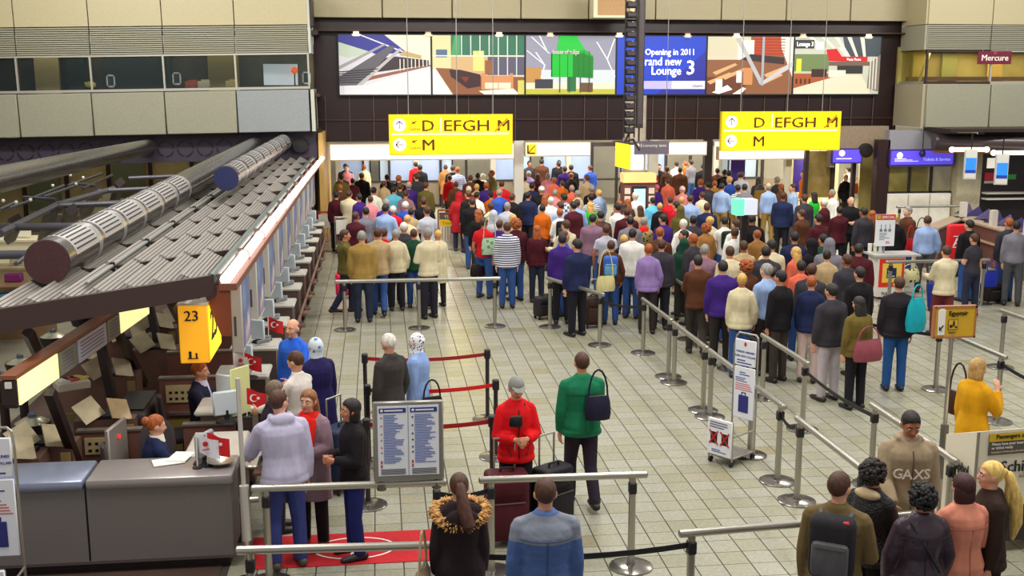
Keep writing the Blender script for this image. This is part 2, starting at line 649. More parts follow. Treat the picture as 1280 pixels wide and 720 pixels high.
for x0_, x1_, c in ((4.3, 4.6, 'd6d2c8'), (8.7, 9.0, 'c9c2b0'), (10.55, 10.8, '2a1c1c'), (13.3, 13.5, 'e3dcc4')):
    struct(MB().span((x0_, 35.1, 0), (x1_, 35.35, 2.86)).build('trim_2', mat(c, .4)))
pf = struct(MB().span((-1.6, 41.9, 2.25), (15, 42.0, 2.4)).span((-1.6, 41.9, .95), (15, 42.0, 1.02)).build('trim_6', mat('3a2f30', .4)))
for k in range(18):
    x = -1.6 + k * .97
    MB().span((x, 41.88, 0), (x + (.09 if k % 3 else .2), 42.02, 2.4)).build('post', mat('2a2226' if k % 3 else 'b9b2a8', .4), pf)
    if k in (0, 2, 3, 6, 8, 9, 12):
        MB().span((x + .1, 41.94, 1.02), (x + .95, 41.96, 2.25)).build('pane', mat('9fb0d0', .1, 0, emit=.2, alpha=.85), pf)
    if k not in (4, 5, 10, 14, 15):
        MB().span((x + .1, 41.93, .1), (x + .95, 41.97, .95)).build('lower_panel', mat('8a7c6a', .5), pf)
# lit lintel boxes over the passage
for k, (a, c, z0, z1) in enumerate(((-1.5, 4.25, 2.28, 2.8), (4.6, 6.7, 2.36, 2.82), (9.2, 10.5, 2.36, 2.8), (10.9, 14.3, 2.2, 2.62))):
    t = thing('lit_lintel', ('long white glowing lintel box behind the left yellow sign', 'white glowing lintel box with a small black pictogram beside the column',
              'short white glowing lintel box beside the grey lane sign', 'white glowing lintel box under the right yellow sign')[k], 'light', ((a + c) / 2, 34.85, z0))
    h, w_ = z1 - z0, c - a
    MB().box((0, .05, h / 2), (w_, .3, h)).build('housing', mat('c9b49a', .5), t)
    MB().box((0, -.115, h / 2), (w_ - .06, .02, h - .08)).build('diffuser', mat('fff0e4', .5, emit=1.1), t)
    if k == 1:
        MB().box((-.85, -.14, h / 2), (.32, .02, .34)).build('pictogram_plate', mat('e8c400', .5, emit=.5), t)
        MB().bar((-.95, -.155, h / 2 - .1), (-.75, -.155, h / 2 + .12), .03, .02).box((-.97, -.155, h / 2), (.04, .01, .26)).box((-.85, -.155, h / 2 - .12), (.2, .01, .04)).build('pictogram', BLACK, t)
for k, x in enumerate((-.9, .6, 2.2, 5.2, 9.9, 14.2)):
    t = thing('passport_booth', ('glass passport booth at the hall corner', 'glass passport booth with a bluish window under the left sign', 'glass passport booth behind the far red-shirted guard',
              'glass passport booth behind the far officers', 'glass passport booth beside the lane sign', 'glass passport booth behind the orange vest')[k], 'booth', (x, 42.6, 0))
    MB().span((-.6, -.5, 0), (.6, .5, 1.0)).build('base', mat('8d7f6a', .5), t)
    MB().span((-.55, -.45, 1.0), (.55, .45, 2.0)).build('glazing', mat('aebfd0', .1, 0, emit=.25), t)
    f = MB()
    for sx in (-.58, -.1, .58):
        f.span((sx - .03, -.5, 1.0), (sx + .03, -.44, 2.05))
    f.span((-.62, -.52, 2.0), (.62, .5, 2.1))
    f.build('frame', BLACK, t)
for k, (x, c) in enumerate(((12.3, '3a1a8c'), (14.55, '2c1474'))):
    tag(MB().box((x, 37, 1.7), (.5, .06, 1.6)).box((x, 37, 2.55), (.6, .1, .1)).build('wall_banner', mat(c, .5)), ('purple banner hanging in the passage below the right yellow sign', 'narrow purple banner near the dark pillar')[k], 'banner')
# booth row and cream room at the right
wq = struct(MB().span((14.3, 33.9, 2.5), (16.2, 34.2, 3.3)).span((14.3, 33.9, 2.0), (14.45, 34.2, 2.5)).build('wall_kiosks', mat('8f7d68', .5, 0, .1, 10.)))
for x in (13.6, 14.5, 15.2):
    struct(MB().span((x, 34.2, 0), (x + .12, 34.35, 2.6)).build('trim_3', DBROWN))
struct(MB().span((13.7, 34.3, 1.0), (14.5, 34.33, 2.5)).build('window_10', mat('8a7440', .1, 0, .3, 2.)))
struct(MB().span((14.4, 37.6, 0), (16.2, 37.8, 2.8)).build('wall_cream', mat('f0dfae', .6)))
area('room_fill', (15.2, 36.2, 2.4), 1.0, 1.0, 90, (1, .93, .72))  # fill light added to brighten the cream room
struct(MB().span((15.55, 33.2, 0), (15.95, 33.5, 2.9)).build('trim_4', mat('2a1416', .4)))
struct(MB().span((15.9, 33.2, 2.05), (18.15, 33.5, 3.2)).build('wall_sign_band', mat('8e8c93', .5)))
ww = struct(MB().span((15.95, 33.3, 0), (18.1, 33.6, 1.2)).build('wall_white', mat('dcd6cc', .5)))
for k in range(3):
    MB().span((15.97 + k * .72, 33.22, .12), (16.65 + k * .72, 33.3, 1.18)).build('panel', mat('e5dfd2', .45, 0, .06, 6.), ww)
for k in range(3):
    x = 15.95 + k * .73
    wn = struct(MB().span((x, 33.3, 1.2), (x + .07, 33.42, 2.05)).span((x, 33.3, 1.2), (x + .73, 33.42, 1.26)).build('window_%d' % (11 + k), BLACK))
    MB().span((x + .07, 33.36, 1.26), (x + .73, 33.38, 2.05)).build('pane', mat('8c7f45', .1, 0, .35, 2.5, alpha=.6), wn)
struct(MB().span((15.9, 35.2, 0), (18.3, 35.3, 2.6)).build('wall_room', mat('ae9c5c', .6, 0, .25, 1.5)))
struct(MB().span((18.15, 33.0, 0), (18.95, 33.4, 2.5)).build('wall_pier', mat('b2a88e', .6, 0, .1, 8.)))
ws = struct(MB().span((18.95, 33.0, 0), (24, 33.4, 3.3)).build('wall_shop', mat('1d1217', .4)))
for a, c, col, e in (((19.1, 32.97, 2.0), (19.8, 33, 2.32), 'f2ecdc', .6), ((19.05, 32.97, 1.62), (19.75, 33, 1.86), 'b51f35', 0), ((19.05, 32.97, 1.52), (19.75, 33, 1.6), 'b6a8a4', 0), ((19.78, 32.97, 1.64), (20.1, 33, 1.8), '2f9c4a', 0)):
    MB().span(a, c).build('sign_plate', mat(col, .5, emit=e), ws)
sh = MB()
for z in (1.02, 1.2):
    sh.span((19.0, 32.7, z), (20.7, 33, z + .05))
sh.build('shelf', mat('cfc9c0', .4), ws)
MB().rbox((20.75, 32.8, 1.3), (.22, .15, .95), .05).build('shop_banner', mat('f0a020', .5), ws)
struct(MB().span((17, 31.5, 3.2), (24, 33.2, 3.3)).build('ceiling_shop', DBROWN))

# ================================================================ BILLBOARDS AND SIGNS
def billboard(x0, x1, label, art):
    z0, z1 = 4.3, 6.1
    t = thing('billboard', label, 'billboard', (x0, 34.9, z0))
    w_, h = x1 - x0 - .06, z1 - z0
    MB().span((-.03, 0, -.04), (w_ + .03, .12, h + .04)).build('frame', BLACK, t)
    mb, cols = MB(), []
    for k, (col, pts) in enumerate(art):
        if col not in cols:
            cols.append(col)
        mb.cur = cols.index(col)
        mb.add([(px * w_, -.004 - k * .0012, pz * h) for px, pz in pts], [tuple(range(len(pts)))])
    mb.build('printed_picture', [mat(c, .4, emit=.22) for c in cols], t)['kind'] = 'stuff'
    return t, w_, h


def R4(a, c, d, e):
    return [(a, c), (d, c), (d, e), (a, e)]


ARTA = [('cfcdd4', R4(0, 0, 1, 1)), ('e8e3c8', [(.42, 1), (1, 1), (1, .55), (.8, .55)]), ('33358c', [(0, 1), (.5, 1), (.75, .7), (.4, .68), (0, .88)]), ('b9c6b4', [(0, .88), (.38, .7), (.1, .62), (0, .66)]),
        ('e6e6ea', [(.22, 1), (.25, 1), (.72, .72), (.68, .72)]), ('8c5a44', [(0, .2), (.95, .5), (1, .5), (1, .48), (.4, .27), (.1, .15)]), ('3c3034', [(.42, .38), (.98, .5), (.98, .58), (.62, .64), (.42, .6)]),
        ('b9a06a', [(.66, .66), (.9, .6), (.9, .66), (.7, .74)])]
ARTA += [('e2dcd0', R4(.66 + .042 * k, .4 + .012 * k, .67 + .042 * k, .6)) for k in range(8)]
ARTA += [('5d5a62', [(0, .3), (.55, .82), (.62, .8), (.22, .15), (.0, .15)]), ('9b979c', [(0, .48), (.5, .86), (.52, .84), (0, .42)]), ('b5b0b2', [(.18, .15), (.66, .78), (.69, .76), (.24, .15)])]
ARTA += [('2b272c', [(0, .2 + k * .035), (.2 + k * .045, .2 + k * .045), (.2 + k * .045, .215 + k * .045), (0, .215 + k * .035)]) for k in range(6)]
ARTA += [('d9d8dc', [(.05, .0), (1, 0), (1, .44), (.95, .46), (.3, .16), (.05, .15)])]
billboard(-1.14, 1.72, 'billboard showing a staircase in a pale hall, first of the row', ARTA)
ARTB = [('d6cf9c', R4(0, 0, 1, 1)), ('2f6b52', R4(.2, .66, 1, 1)), ('3f9a5c', [(.2, .66), (.3, .66), (.3, 1), (.24, 1)]), ('c9a878', R4(.2, .3, .62, .64)), ('57536a', R4(.6, .33, 1, .64)), ('8a5638', [(.03, .45), (.2, .44), (.56, .3), (1, .3), (1, 0), (.22, 0)]),
        ('e9e6e2', [(0, .42), (.03, .45), (.21, 0), (0, 0)]), ('3a2228', [(.18, .42), (.3, .42), (.52, .34), (.52, .14), (.38, .1), (.2, .3)]), ('7a2f28', [(.3, .3), (.4, .3), (.36, .2)]), ('d8d27e', R4(.44, .4, .56, .74)), ('8c5a3a', R4(.57, .34, .66, .58)),
        ('4c6a86', R4(.04, .63, .16, .76)), ('dedbd0', R4(0, .645, 1, .665))]
ARTB += [('c9d6cc', R4(.31 + k * .1, .3 if k > 3 else .66, .322 + k * .1, 1)) for k in range(7)]
ARTB += [('c98a5e', [(.53, .08), (.88, .08), (.88, .36), (.84, .36), (.84, .32), (.57, .32), (.57, .36), (.53, .36)]), ('ece2c4', R4(.57, .1, .71, .2)), ('ece2c4', R4(.72, .1, .85, .2)), ('f0ead8', [(.5, .06), (.88, .1), (.95, 0), (.56, 0)]), ('c9c060', R4(.93, .0, 1, .24))]
billboard(1.72, 4.64, 'billboard showing a lounge with an orange sofa, second of the row', ARTB)
ARTC = [('8f8fa2', R4(0, 0, 1, 1)), ('c9d2d8', R4(0, 0, 1, .42)), ('b8874a', R4(0, .2, .17, .46)), ('d9d6c0', R4(0, .08, 1, .2)), ('b8b43c', R4(0, 0, 1, .09)), ('3a3a44', R4(.1, .1, .3, .26)), ('6a4a30', R4(.6, .04, .75, .2)), ('2a6a3a', R4(.46, .05, .56, .3))]
ARTC += [('f0eff2', [(a, c), (a + .015, c), (d + .015, e), (d, e)]) for a, c, d, e in ((.14, 1, .22, .75), (.1, .72, .2, .5), (.2, .5, .16, .28), (.0, .75, .2, .5), (.78, .9, .9, .6), (.98, .95, .9, .6), (.9, .6, .99, .3), (.05, .98, .25, .7))]
ARTC += [('13a02c', [(.28, .3), (.52, .3), (.52, .72), (.36, .86), (.36, 1), (.52, 1), (.58, .85), (.75, .66), (.75, .28), (.52, .3), (.52, .72), (.28, .7)]), ('0c7a22', [(.52, .3), (.75, .28), (.75, .64), (.52, .76)]), ('14b436', R4(.29, .3, .52, .7)), ('17b83a', [(.34, .74), (.37, 1), (.56, 1), (.66, .76), (.52, .74)])]
ARTC += [('0a6a1e', R4(a, .3, a + .008, .74)) for a in (.37, .46, .58, .64, .7)] + [('4a4a52', R4(a, .03, a + .012, .3)) for a in (.37, .48, .6, .7)]
t, w_, h = billboard(4.64, 7.54, 'billboard showing a green glass cube shop, third of the row', ARTC)
text('house of tulips', .2, WHITE, t, T(.29 * w_, -.08, .69 * h), bold=.006, sx=.72)
t, w_, h = billboard(7.54, 10.47, 'blue billboard announcing a new lounge in white lettering', [('1d3fc0', R4(0, 0, 1, 1)), ('2a2f9a', [(.45, 0), (1, 0), (1, .75)]), ('b9b2e4', R4(.27, .09, 1, .23)), ('e4e2f6', R4(.62, .09, 1, .23))])
WL = mat('ffffff', .5, emit=.85)
text('Opening in 2011', .27, WL, t, T(.875 * w_, -.06, .68 * h), 'RIGHT', bold=.004, sx=.9)
text('Brand new', .37, WL, t, T(.72 * w_, -.06, .5 * h), 'RIGHT', bold=.006, sx=.85)
text('Lounge', .37, WL, t, T(.72 * w_, -.06, .34 * h), 'RIGHT', bold=.006, sx=.9)
text('3', .62, WL, t, T(.88 * w_, -.06, .345 * h), 'RIGHT', bold=.014)
text('Schiphol', .1, mat('3a3a5a', .5), t, T(.97 * w_, -.06, .13 * h), 'RIGHT')
ARTE = [('8a5a3c', R4(0, 0, 1, 1)), ('cfc8ae', R4(0, .6, .5, 1)), ('e9e6da', R4(.35, .6, .56, .94)), ('b5472a', R4(.54, .68, .9, 1)), ('6a3a28', R4(.0, .0, .45, .3)), ('d9d6d2', [(.85, 1), (1, 1), (1, .3), (.86, .8)]), ('3a2a2c', [(.38, .6), (.9, .52), (.9, .64), (.5, .7)])]
ARTE += [('8c3018', R4(.54, .7 + k * .05, .9, .712 + k * .05)) for k in range(6)]
ARTE += [('d9a878', [(a, c), (a + .26, c + .16), (a + .29, c + .13), (a + .04, c - .05)]) for a, c in ((.06, .38), (.17, .3), (.0, .22), (.6, .2), (.66, .34))]
ARTE += [('ece8e0', R4(.1, .06, .18, .26)), ('f0ece4', [(.06, .03), (.14, 0), (.3, .08), (.24, .16)]), ('ece8e0', R4(.34, .2, .41, .4)), ('c98a58', R4(.42, .16, .53, .46)), ('efeae0', [(.3, .0), (.42, .12), (.46, .1), (.4, 0)])]
ARTE += [('b4b4ba', [(.32, .98), (.37, .98), (.66, .2), (.62, .16)]), ('a4a6ae', [(.63, 1), (.66, 1), (.66, .15), (.63, .15)]), ('c0c0c6', [(.65, .16), (.66, .24), (1, .58), (1, .48)])]
billboard(10.47, 13.35, 'billboard showing an open seating area with steel struts, fifth of the row', ARTE)
ARTF = [('c2c4b4', R4(0, 0, 1, 1)), ('3c4650', [(.55, 1), (1, 1), (1, .66), (.6, .66)])] + [('e6e4cf', [(a, 1), (a + .05, 1), (a * .6 + .38, .66), (a * .6 + .35, .66)]) for a in (.15, .3, .45, .6, .75)]
ARTF += [('6e8050', R4(0, .4, .4, .7)), ('35343a', R4(0, .8, .22, .95)), ('f0f0ea', R4(.24, .78, .33, .92)), ('c8161e', [(.36, .78), (.48, .8), (.55, .66), (.85, .66), (.85, .56), (.4, .58)]), ('e6e2da', [(.5, .82), (.54, .82), (.63, .66), (.59, .66)]), ('6e5a4a', R4(.4, .5, .88, .57)), ('2c2a2a', R4(.5, .36, .8, .5)),
         ('a5532c', [(0, .1), (.42, .28), (.42, .36), (0, .36)]), ('3c2420', R4(.2, .3, .38, .44)), ('d6dc3c', R4(.02, .38, .08, .62)), ('e8e2cc', R4(.4, .3, .6, .42)), ('dcd5bb', [(0, .1), (.42, .28), (.6, .34), (.78, .34), (.88, .1), (.9, 0), (0, 0)]), ('7c7568', [(.86, .1), (.88, .55), (1, .7), (1, .04)])]
ARTF += [('d6d0c4', R4(.88 + .035 * k, .08, .895 + .035 * k, .66)) for k in range(3)] + [('4a2a1c', R4(.02 + .05 * k, .18, .04 + .05 * k, .27)) for k in range(4)]
t, w_, h = billboard(13.35, 16.29, 'billboard showing a hall with a red canopy shop, last of the row', ARTF)
text('Lounge 3', .2, WL, t, T(.01 * w_, -.06, .84 * h), bold=.004, sx=.75)
text('Pizza Pasta', .11, WL, t, T(.6 * w_, -.06, .59 * h))

LET = mat('5a2a00', .5)
ARW = mat('4a1c2a', .5)


def arrow(t, x, z, up, r=.17):
    MB().cyl((x, -.085, z), (x, -.1, z), r, n=24).build('disc', mat('fff2ee', .5, emit=.9), t)
    m = MB()
    d = V((0, 0, 1)) if up else V((-1, 0, 0))
    n = V((1, 0, 0)) if up else V((0, 0, 1))
    c = V((x, -.108, z))
    tip = c + d * r * .62
    m.bar(c - d * r * .6, tip, .022, .012, (0, 1, 0))
    for s in (-1, 1):
        m.bar(tip, tip - d * r * .55 + n * s * r * .55, .026, .012, (0, 1, 0))
    m.build('arrow', ARW, t)


def gate_sign(x0, x1, y, z0, z1, label, full):
    t = thing('gate_sign', label, 'sign', (x0, y, z0))
    w_, h = x1 - x0, z1 - z0
    MB().span((-.04, -.06, -.03), (w_ + .04, .1, h + .03)).build('housing', mat('d8b800', .5, emit=.25), t)
    MB().span((0, -.08, 0), (w_, -.06, h)).build('face', GLOW_Y, t)
    MB().span((.03, -.09, h * .5), (w_ - .08, -.08, h * .5 + .05)).build('divider', mat('fff6a0', .5, emit=1.1), t)
    arrow(t, .24, h * .76, True)
    arrow(t, .24, h * .25, False)
    k = w_ / 3.25
    for s, sx, sz, zz in (('D', .82, .42, .6), ('M', .82, .42, .1), ('EFGH', 1.4, .42, .6), ('M', 2.85, .42, .6)):
        text(s, sz, LET, t, T(sx * k, -.095, h * zz), bold=.006, sx=1.15 if s != 'EFGH' else 1.25)
    MB().span((1.33 * k, -.09, h * .58), (1.37 * k, -.085, h * .95)).build('divider', mat('fff6a0', .5, emit=1.1), t)
    MB().bar((2.8 * k, -.1, h * .58), (3.15 * k, -.1, h * .93), .05, .012, (0, 1, 0)).build('strike', mat('c88a00', .5), t)
    if full:
        text('1-57', .12, LET, t, T(1.1 * k, -.095, h * .6))
        for z in (.62, .13):
            text('Gates', .13, LET, t, T(.5 * k, -.095, h * z), bold=.003)
            MB().bar((.56 * k, -.1, h * (z + .17)), (.7 * k, -.1, h * (z + .24)), .03, .01, (0, 1, 0)).bar((.58 * k, -.1, h * (z + .24)), (.66 * k, -.1, h * (z + .16)), .025, .01, (0, 1, 0)).build('pictogram', LET, t)
    for sx in (.15, .55, .85):
        MB().cyl((w_ * sx, 0, h), (w_ * sx, 0, h + 5.2), .011, n=6).build('suspension_wire', mat('a8a5a0', .3, .6), t)
    d = bpy.data.lights.new('sign_glow', 'AREA')
    d.shape = 'RECTANGLE'; d.size = w_; d.size_y = .3; d.energy = 25; d.color = (1, .85, .2)
    o = bpy.data.objects.new('tube_light', d); COL.objects.link(o); o.parent = t
    o.location = (w_ / 2, -.02, -.06)
    return t


gate_sign(.33, 3.58, 30, 2.78, 3.8, 'large yellow hanging gate sign over the left of the crowd', True)
gate_sign(9.8, 13.28, 31, 2.76, 3.82, 'large yellow hanging gate sign over the right of the crowd', False)

t = thing('lane_sign', 'dark grey hanging lane sign beside the column', 'sign', at(793, 193, 30))
MB().span((0, 0, 0), (.98, .08, .36)).build('board', mat('6d6470', .4), t)
text('Economy lane', .13, WHITE, t, T(.16, -.01, .2))
MB().cyl((.09, 0, .25), (.09, -.01, .25), .05).build('symbol', WHITE, t)
for x in (.1, .88):
    MB().cyl((x, .04, .36), (x, .04, 4.2), .01, n=6).build('suspension_wire', STEEL, t)
# lit blue signs, right
for k, (u0, v0, u1, v1, y, s) in enumerate(((1113, 206, 1192, 188, 33.1, 'Self service'), (1041, 203, 1077, 187, 33.8, 'KLM'))):
    a, c = at(u0, v0, y), at(u1, v1, y)
    t = thing('service_sign', ('long violet lit sign above the white wall windows', 'short violet lit sign above the cream room')[k], 'sign', a)
    MB().span((-.04, 0, -.04), (c.x - a.x + .04, .12, c.z - a.z + .04)).build('housing', mat('3a2c7c', .4), t)
    MB().span((0, -.015, 0), (c.x - a.x, 0, c.z - a.z)).build('face', mat('5a48d8', .4, emit=.6), t)
    MB().cyl((.28, -.02, .29), (.28, -.03, .29), .1).build('symbol', mat('f0f0ff', .5, emit=.8), t)
    if k == 0:
        for i in range(3):
            MB().span((.12, -.03, .1 + i * .04), (.9 - i * .2, -.02, .115 + i * .04)).build('print_line', mat('e8e4ff', .5, emit=.6), t)
        text('Tickets & Service', .13, mat('b6c8ff', .5, emit=.6), t, T(1.05, -.03, .12))
    else:
        MB().span((.1, -.03, .1), (.6, -.02, .13)).build('print_line', mat('e8e4ff', .5, emit=.6), t)
# column, kiosk screen, light box
t = struct(MB().cyl((7.35, 31.5, 0), (7.35, 31.5, 4.3), .33, n=24).build('trim_5', mat('b3a794', .5, 0, .12, 4.)))
MB().lathe([(.36, 0), (.62, .0), (.66, .06), (.62, .1), (.36, .1)], 24, (7.35, 31.5, 2.9)).build('collar', mat('4a3c3a', .4), t)
p = gp(760, 292, 0)
t = thing('screen_pillar', 'information pillar with a glowing screen in front of the column', 'kiosk', (7.15, 29.9, 0))
MB().span((-.45, 0, 0), (.45, .4, 2.15)).build('body', mat('6e4438', .5), t)
MB().span((-.46, -.04, 1.95), (.46, .42, 2.2)).build('lit_header', mat('ffb070', .5, emit=.9), t)
MB().span((-.2, -.04, 1.15), (.2, 0, 1.85)).build('screen_frame', mat('2a2036', .4), t)
MB().span((-.16, -.05, 1.24), (.16, -.04, 1.78)).build('screen', mat('9ee6f6', .3, emit=.9), t)
for sx in (-.34, .34):
    for z in (1.2, 1.42, 1.64):
        MB().span((sx - .08, -.03, z), (sx + .08, 0, z + .16)).build('notice', mat('e6d2c0', .5), t)
for i in range(4):
    MB().span((-.4 + i * .2, -.05, .9), (-.24 + i * .2, 0, 1.08)).build('leaflet_box', mat('d8a890' if i % 2 else 'f0dcd0', .5), t)
t = thing('light_box', 'yellow and white lit box sign hanging beside the column', 'sign', at(770, 208, 30.3))
MB().add([(0, 0, 0), (.36, -.25, -.08), (.36, -.25, .6), (0, 0, .66), (0, .12, 0), (.36, .12, -.08), (.36, .12, .6), (0, .12, .66)], [(0, 1, 2, 3), (4, 7, 6, 5), (0, 4, 5, 1), (3, 2, 6, 7), (0, 3, 7, 4), (1, 5, 6, 2)]).build('yellow_face', mat('ffd820', .5, emit=.9), t)
MB().span((.37, -.25, -.08), (.72, -.2, .6)).build('white_face', mat('e4ecff', .5, emit=.7), t)
MB().cyl((.36, 0, .6), (.36, 0, 1.2), .02).build('hanger', BLACK, t)

# line array of loudspeakers
t = thing('line_array', 'tall hanging line array of black loudspeakers in front of the blue billboard', 'speaker', at(786, 172, 29))
z = .1
k = 0
while z < 4.6:
    c = MB().rbox((0, 0, z + .095), (.24, .26, .17), .02, 1).build('speaker_cabinet', mat('221c1f', .5), t)
    MB().span((-.1, -.15, z + .05), (.1, -.13, z + .14)).build('grille', mat('3c3436', .4), c)
    MB().box((.02, -.14, z + .165), (.05, .05, .02)).build('bracket', STEEL, c)
    z += .205 + .004 * k
    k += 1
MB().span((-.15, -.06, 0), (-.13, .06, 5)).span((.13, -.06, 0), (.15, .06, 5)).build('side_rail', BLACK, t)
MB().tube([(.0, 0, .1), (-.1, 0, -.1), (.12, 0, -.05), (.3, 0, -.34)], .03).build('bracket_arm', DBROWN, t)
t = thing('speaker_column', 'slim dark perforated column speaker hanging beside the line array', 'speaker', at(799, 160, 29))
MB().span((-.09, -.05, 0), (.09, .08, 4.9)).build('housing', mat('2d2528', .5), t)
MB().span((-.06, -.06, .1), (.06, -.05, 4.8)).build('grille', mat('443a3c', .6, 0, .4, 60.), t)
MB().cyl((0, 0, -.35), (0, 0, 0), .02).build('rod', BLACK, t)
t = thing('ceiling_box', 'tan box with a light rim hanging at the upper edge above the line array', 'ceiling box', at(767, 21, 33.4))
MB().span((-.55, 0, 0), (.55, .5, .7)).build('body', mat('b08a5c', .6, 0, .1, 20.), t)
f = MB()
for a, c in (((-.62, -.06, -.03), (-.5, .5, .8)), ((.5, -.06, -.03), (.62, .5, .8)), ((-.5, -.06, -.03), (.5, .5, .04))):
    f.span(a, c)
f.build('rim', mat('d8cfae', .5), t)
# camera dome, round dark disc, duct on the right
t = thing('security_camera', 'small dark dome camera hanging before the violet sign', 'camera', at(1153, 192, 32.93))
MB().ell((0, 0, 0), (.1, .1, .12)).build('dome', mat('2b2060', .2), t)
MB().cyl((0, 0, .1), (0, 0, .85), .015).build('rod', BLACK, t)
t = tag(MB().cyl((0, -.06, 0), (0, .06, 0), .23, n=24).cyl((0, -.1, 0), (0, -.06, 0), .16, n=20).build('round_lamp_housing', mat('2a2320', .5)), 'round dark disc fixture beside the short violet sign', 'fixture')
t.location = at(1082, 188, 33.83)
t = thing('ventilation_duct', 'thick dark duct running below the right facade', 'duct', (16.9, 32.3, 2.9))
MB().cyl((0, 0, -.02), (6.5, -1.2, -.15), .26, n=20).build('pipe', mat('4c4344', .35, .5), t)
MB().cyl((.0, 0, -.3), (6.5, -1.2, -.43), .05).build('copper_trim', mat('a8642c', .4, .5), t)
for k in range(3):
    q = at(1190 + 52 * k, 187 + 4 * k, 31.6)
    t = tag(MB().cyl((0, 0, 0), (1.05, -.1, 0), .07, n=10).ell((0, 0, 0), (.09, .09, .09)).ell((1.05, -.1, 0), (.09, .09, .09)).build('strip_lamp', mat('fff2dc', .5, emit=1.3)), ('glowing white tube lamp beside the first hanging screen', 'glowing white tube lamp between the two hanging screens', 'glowing white tube lamp beyond the second hanging screen')[k], 'lamp')
    t.location = q
for k, (u, v) in enumerate(((1212, 224), (1251, 231))):
    t = thing('hanging_screen', ('hanging portrait screen with a blue picture nearer the grey pier', 'hanging portrait screen with a blue picture nearer the frame edge')[k], 'screen', at(u, v, 30.5 - k), -.25)
    MB().span((-.17, 0, 0), (.17, .12, .86)).build('housing', mat('d8cfc2', .4), t)
    MB().span((-.15, -.012, .03), (.15, 0, .83)).build('screen', mat('b8b8b0', .3, emit=.4), t)
    MB().span((-.15, -.016, .2), (.15, -.012, .62)).build('picture', mat('2a78d8', .3, emit=.7), t)
    MB().span((-.15, -.02, .18), (.15, -.016, .27)).build('picture', mat('1a3488', .3, emit=.7), t)
    MB().cyl((0, .06, .86), (0, .06, 1.3), .02).build('hanger', BLACK, t)

# ================================================================ CHECK-IN ISLAND ON THE LEFT
SK = .97
cx = -1.95
can = thing('canopy', 'long louvred metal canopy over the row of check-in desks', 'canopy', (cx, 12.75, 2.4))
blade_m = MB()
BW = .25
for k in range(8):
    xa = -BW + k * BW / 8 + .003
    xb = xa + BW / 8 - .009
    za, zb = -xa * .72, -xb * .72
    ya, yb = xa * SK, xb * SK
    blade_m.add([(xa, ya, za), (xb, yb, zb), (xb, yb + 1.86, zb), (xa, ya + 1.86, za), (xa, ya, za - .012), (xb, yb, zb - .012), (xb, yb + 1.86, zb - .012), (xa, ya + 1.86, za - .012)],
                [(0, 1, 2, 3), (7, 6, 5, 4), (0, 4, 5, 1), (2, 6, 7, 3), (1, 5, 6, 2), (0, 3, 7, 4)])
blade_me = blade_m.mesh('blade', [mat('97928c', .45, .2)])
end_m = MB().add([(0, 0, 0), (-BW, -BW * SK, 0), (-BW, -BW * SK, .1)], [(0, 1, 2)]).add([(0, .012, 0), (-BW, -BW * SK + .012, 0), (-BW, -BW * SK + .012, .1)], [(2, 1, 0)])
beam_m = MB().bar((.1, .1 * SK, .005), (-1.85, -1.85 * SK, .005), .07, .24).mesh('beam', [mat('3a2826', .45)])
for k in range(11):
    y = k * 2.0
    put('beam', beam_m, can, (0, y, 0))
    if k < 10:
        for i in range(7):
            put('blade', blade_me, can, (-.03 - i * (BW + .008), y + .05 - i * (BW + .008) * SK, .0))
MB().cyl((.02, 0, .08), (.02, 20.2, .08), .06, n=12).build('edge_pipe', mat('6d7674', .4, .5), can)
MB().cyl((-1.2, -.6, .16), (-1.2, 19, .16), .022, n=8).build('conduit', mat('8c8f90', .4, .4), can)
for k in range(9):
    MB().cyl((-1.2, .6 + k * 2, .02), (-1.2, .6 + k * 2, .2), .03, n=8).build('conduit_clip', BLACK, can)
MB().span((.1, 0, -.06), (.3, 20.2, .02)).build('gutter', mat('7b4a36', .5), can)
MB().poly([(-.1, .02, 0), (.22, .02, 0), (.22, .02, -.6), (.1, .02, -.6)], (0, .05, 0)).build('end_panel', mat('7a3a20', .5), can)
for k in range(11):
    y = .05 + k * 1.88
    MB().cyl((.17 + k * .012, y, .06), (.17 + k * .012, y + 1.8, .06), .062, n=12).build('fluorescent_tube', mat('fff0ea', .4, emit=2.6), can)
    MB().cyl((.17 + k * .012, y + 1.8, .06), (.17 + k * .012, y + 1.88, .06), .075, n=12).build('coupler', mat('d8a894', .4), can)
for k in range(6):
    p, q = V((-1.75, 1.5 + k * 3, -.1)), V((-1.35, 1.2 + k * 3, -2.4))
    MB().bar(p, q, .1, .14, (0, 1, 0)).build('column', DBROWN, can)
# hanging advertising slabs
adm = bpy.data.materials.new('advert_print')
adm.use_nodes = True
_t = adm.node_tree
_tc = _t.nodes.new('ShaderNodeTexCoord'); _n = _t.nodes.new('ShaderNodeTexNoise'); _r = _t.nodes.new('ShaderNodeValToRGB')
_n.inputs['Scale'].default_value = 2.2
_t.links.new(_tc.outputs['Object'], _n.inputs['Vector']); _t.links.new(_n.outputs[0], _r.inputs[0])
_r.color_ramp.elements[0].position = .3; _r.color_ramp.elements[0].color = lin('7f95b8') + (1,)
_r.color_ramp.elements[1].position = .72; _r.color_ramp.elements[1].color = lin('d4d6da') + (1,)
_r.color_ramp.elements.new(.5).color = lin('5d6f9c') + (1,)
_r.color_ramp.elements.new(.6).color = lin('a08496') + (1,)
_t.links.new(_r.outputs[0], _t.nodes['Principled BSDF'].inputs['Base Color'])
ordn = ['first', 'second', 'third', 'fourth', 'fifth', 'sixth', 'seventh', 'eighth', 'ninth', 'tenth', 'eleventh', 'twelfth', 'thirteenth', 'fourteenth', 'fifteenth', 'sixteenth', 'seventeenth', 'eighteenth', 'nineteenth', 'twentieth']
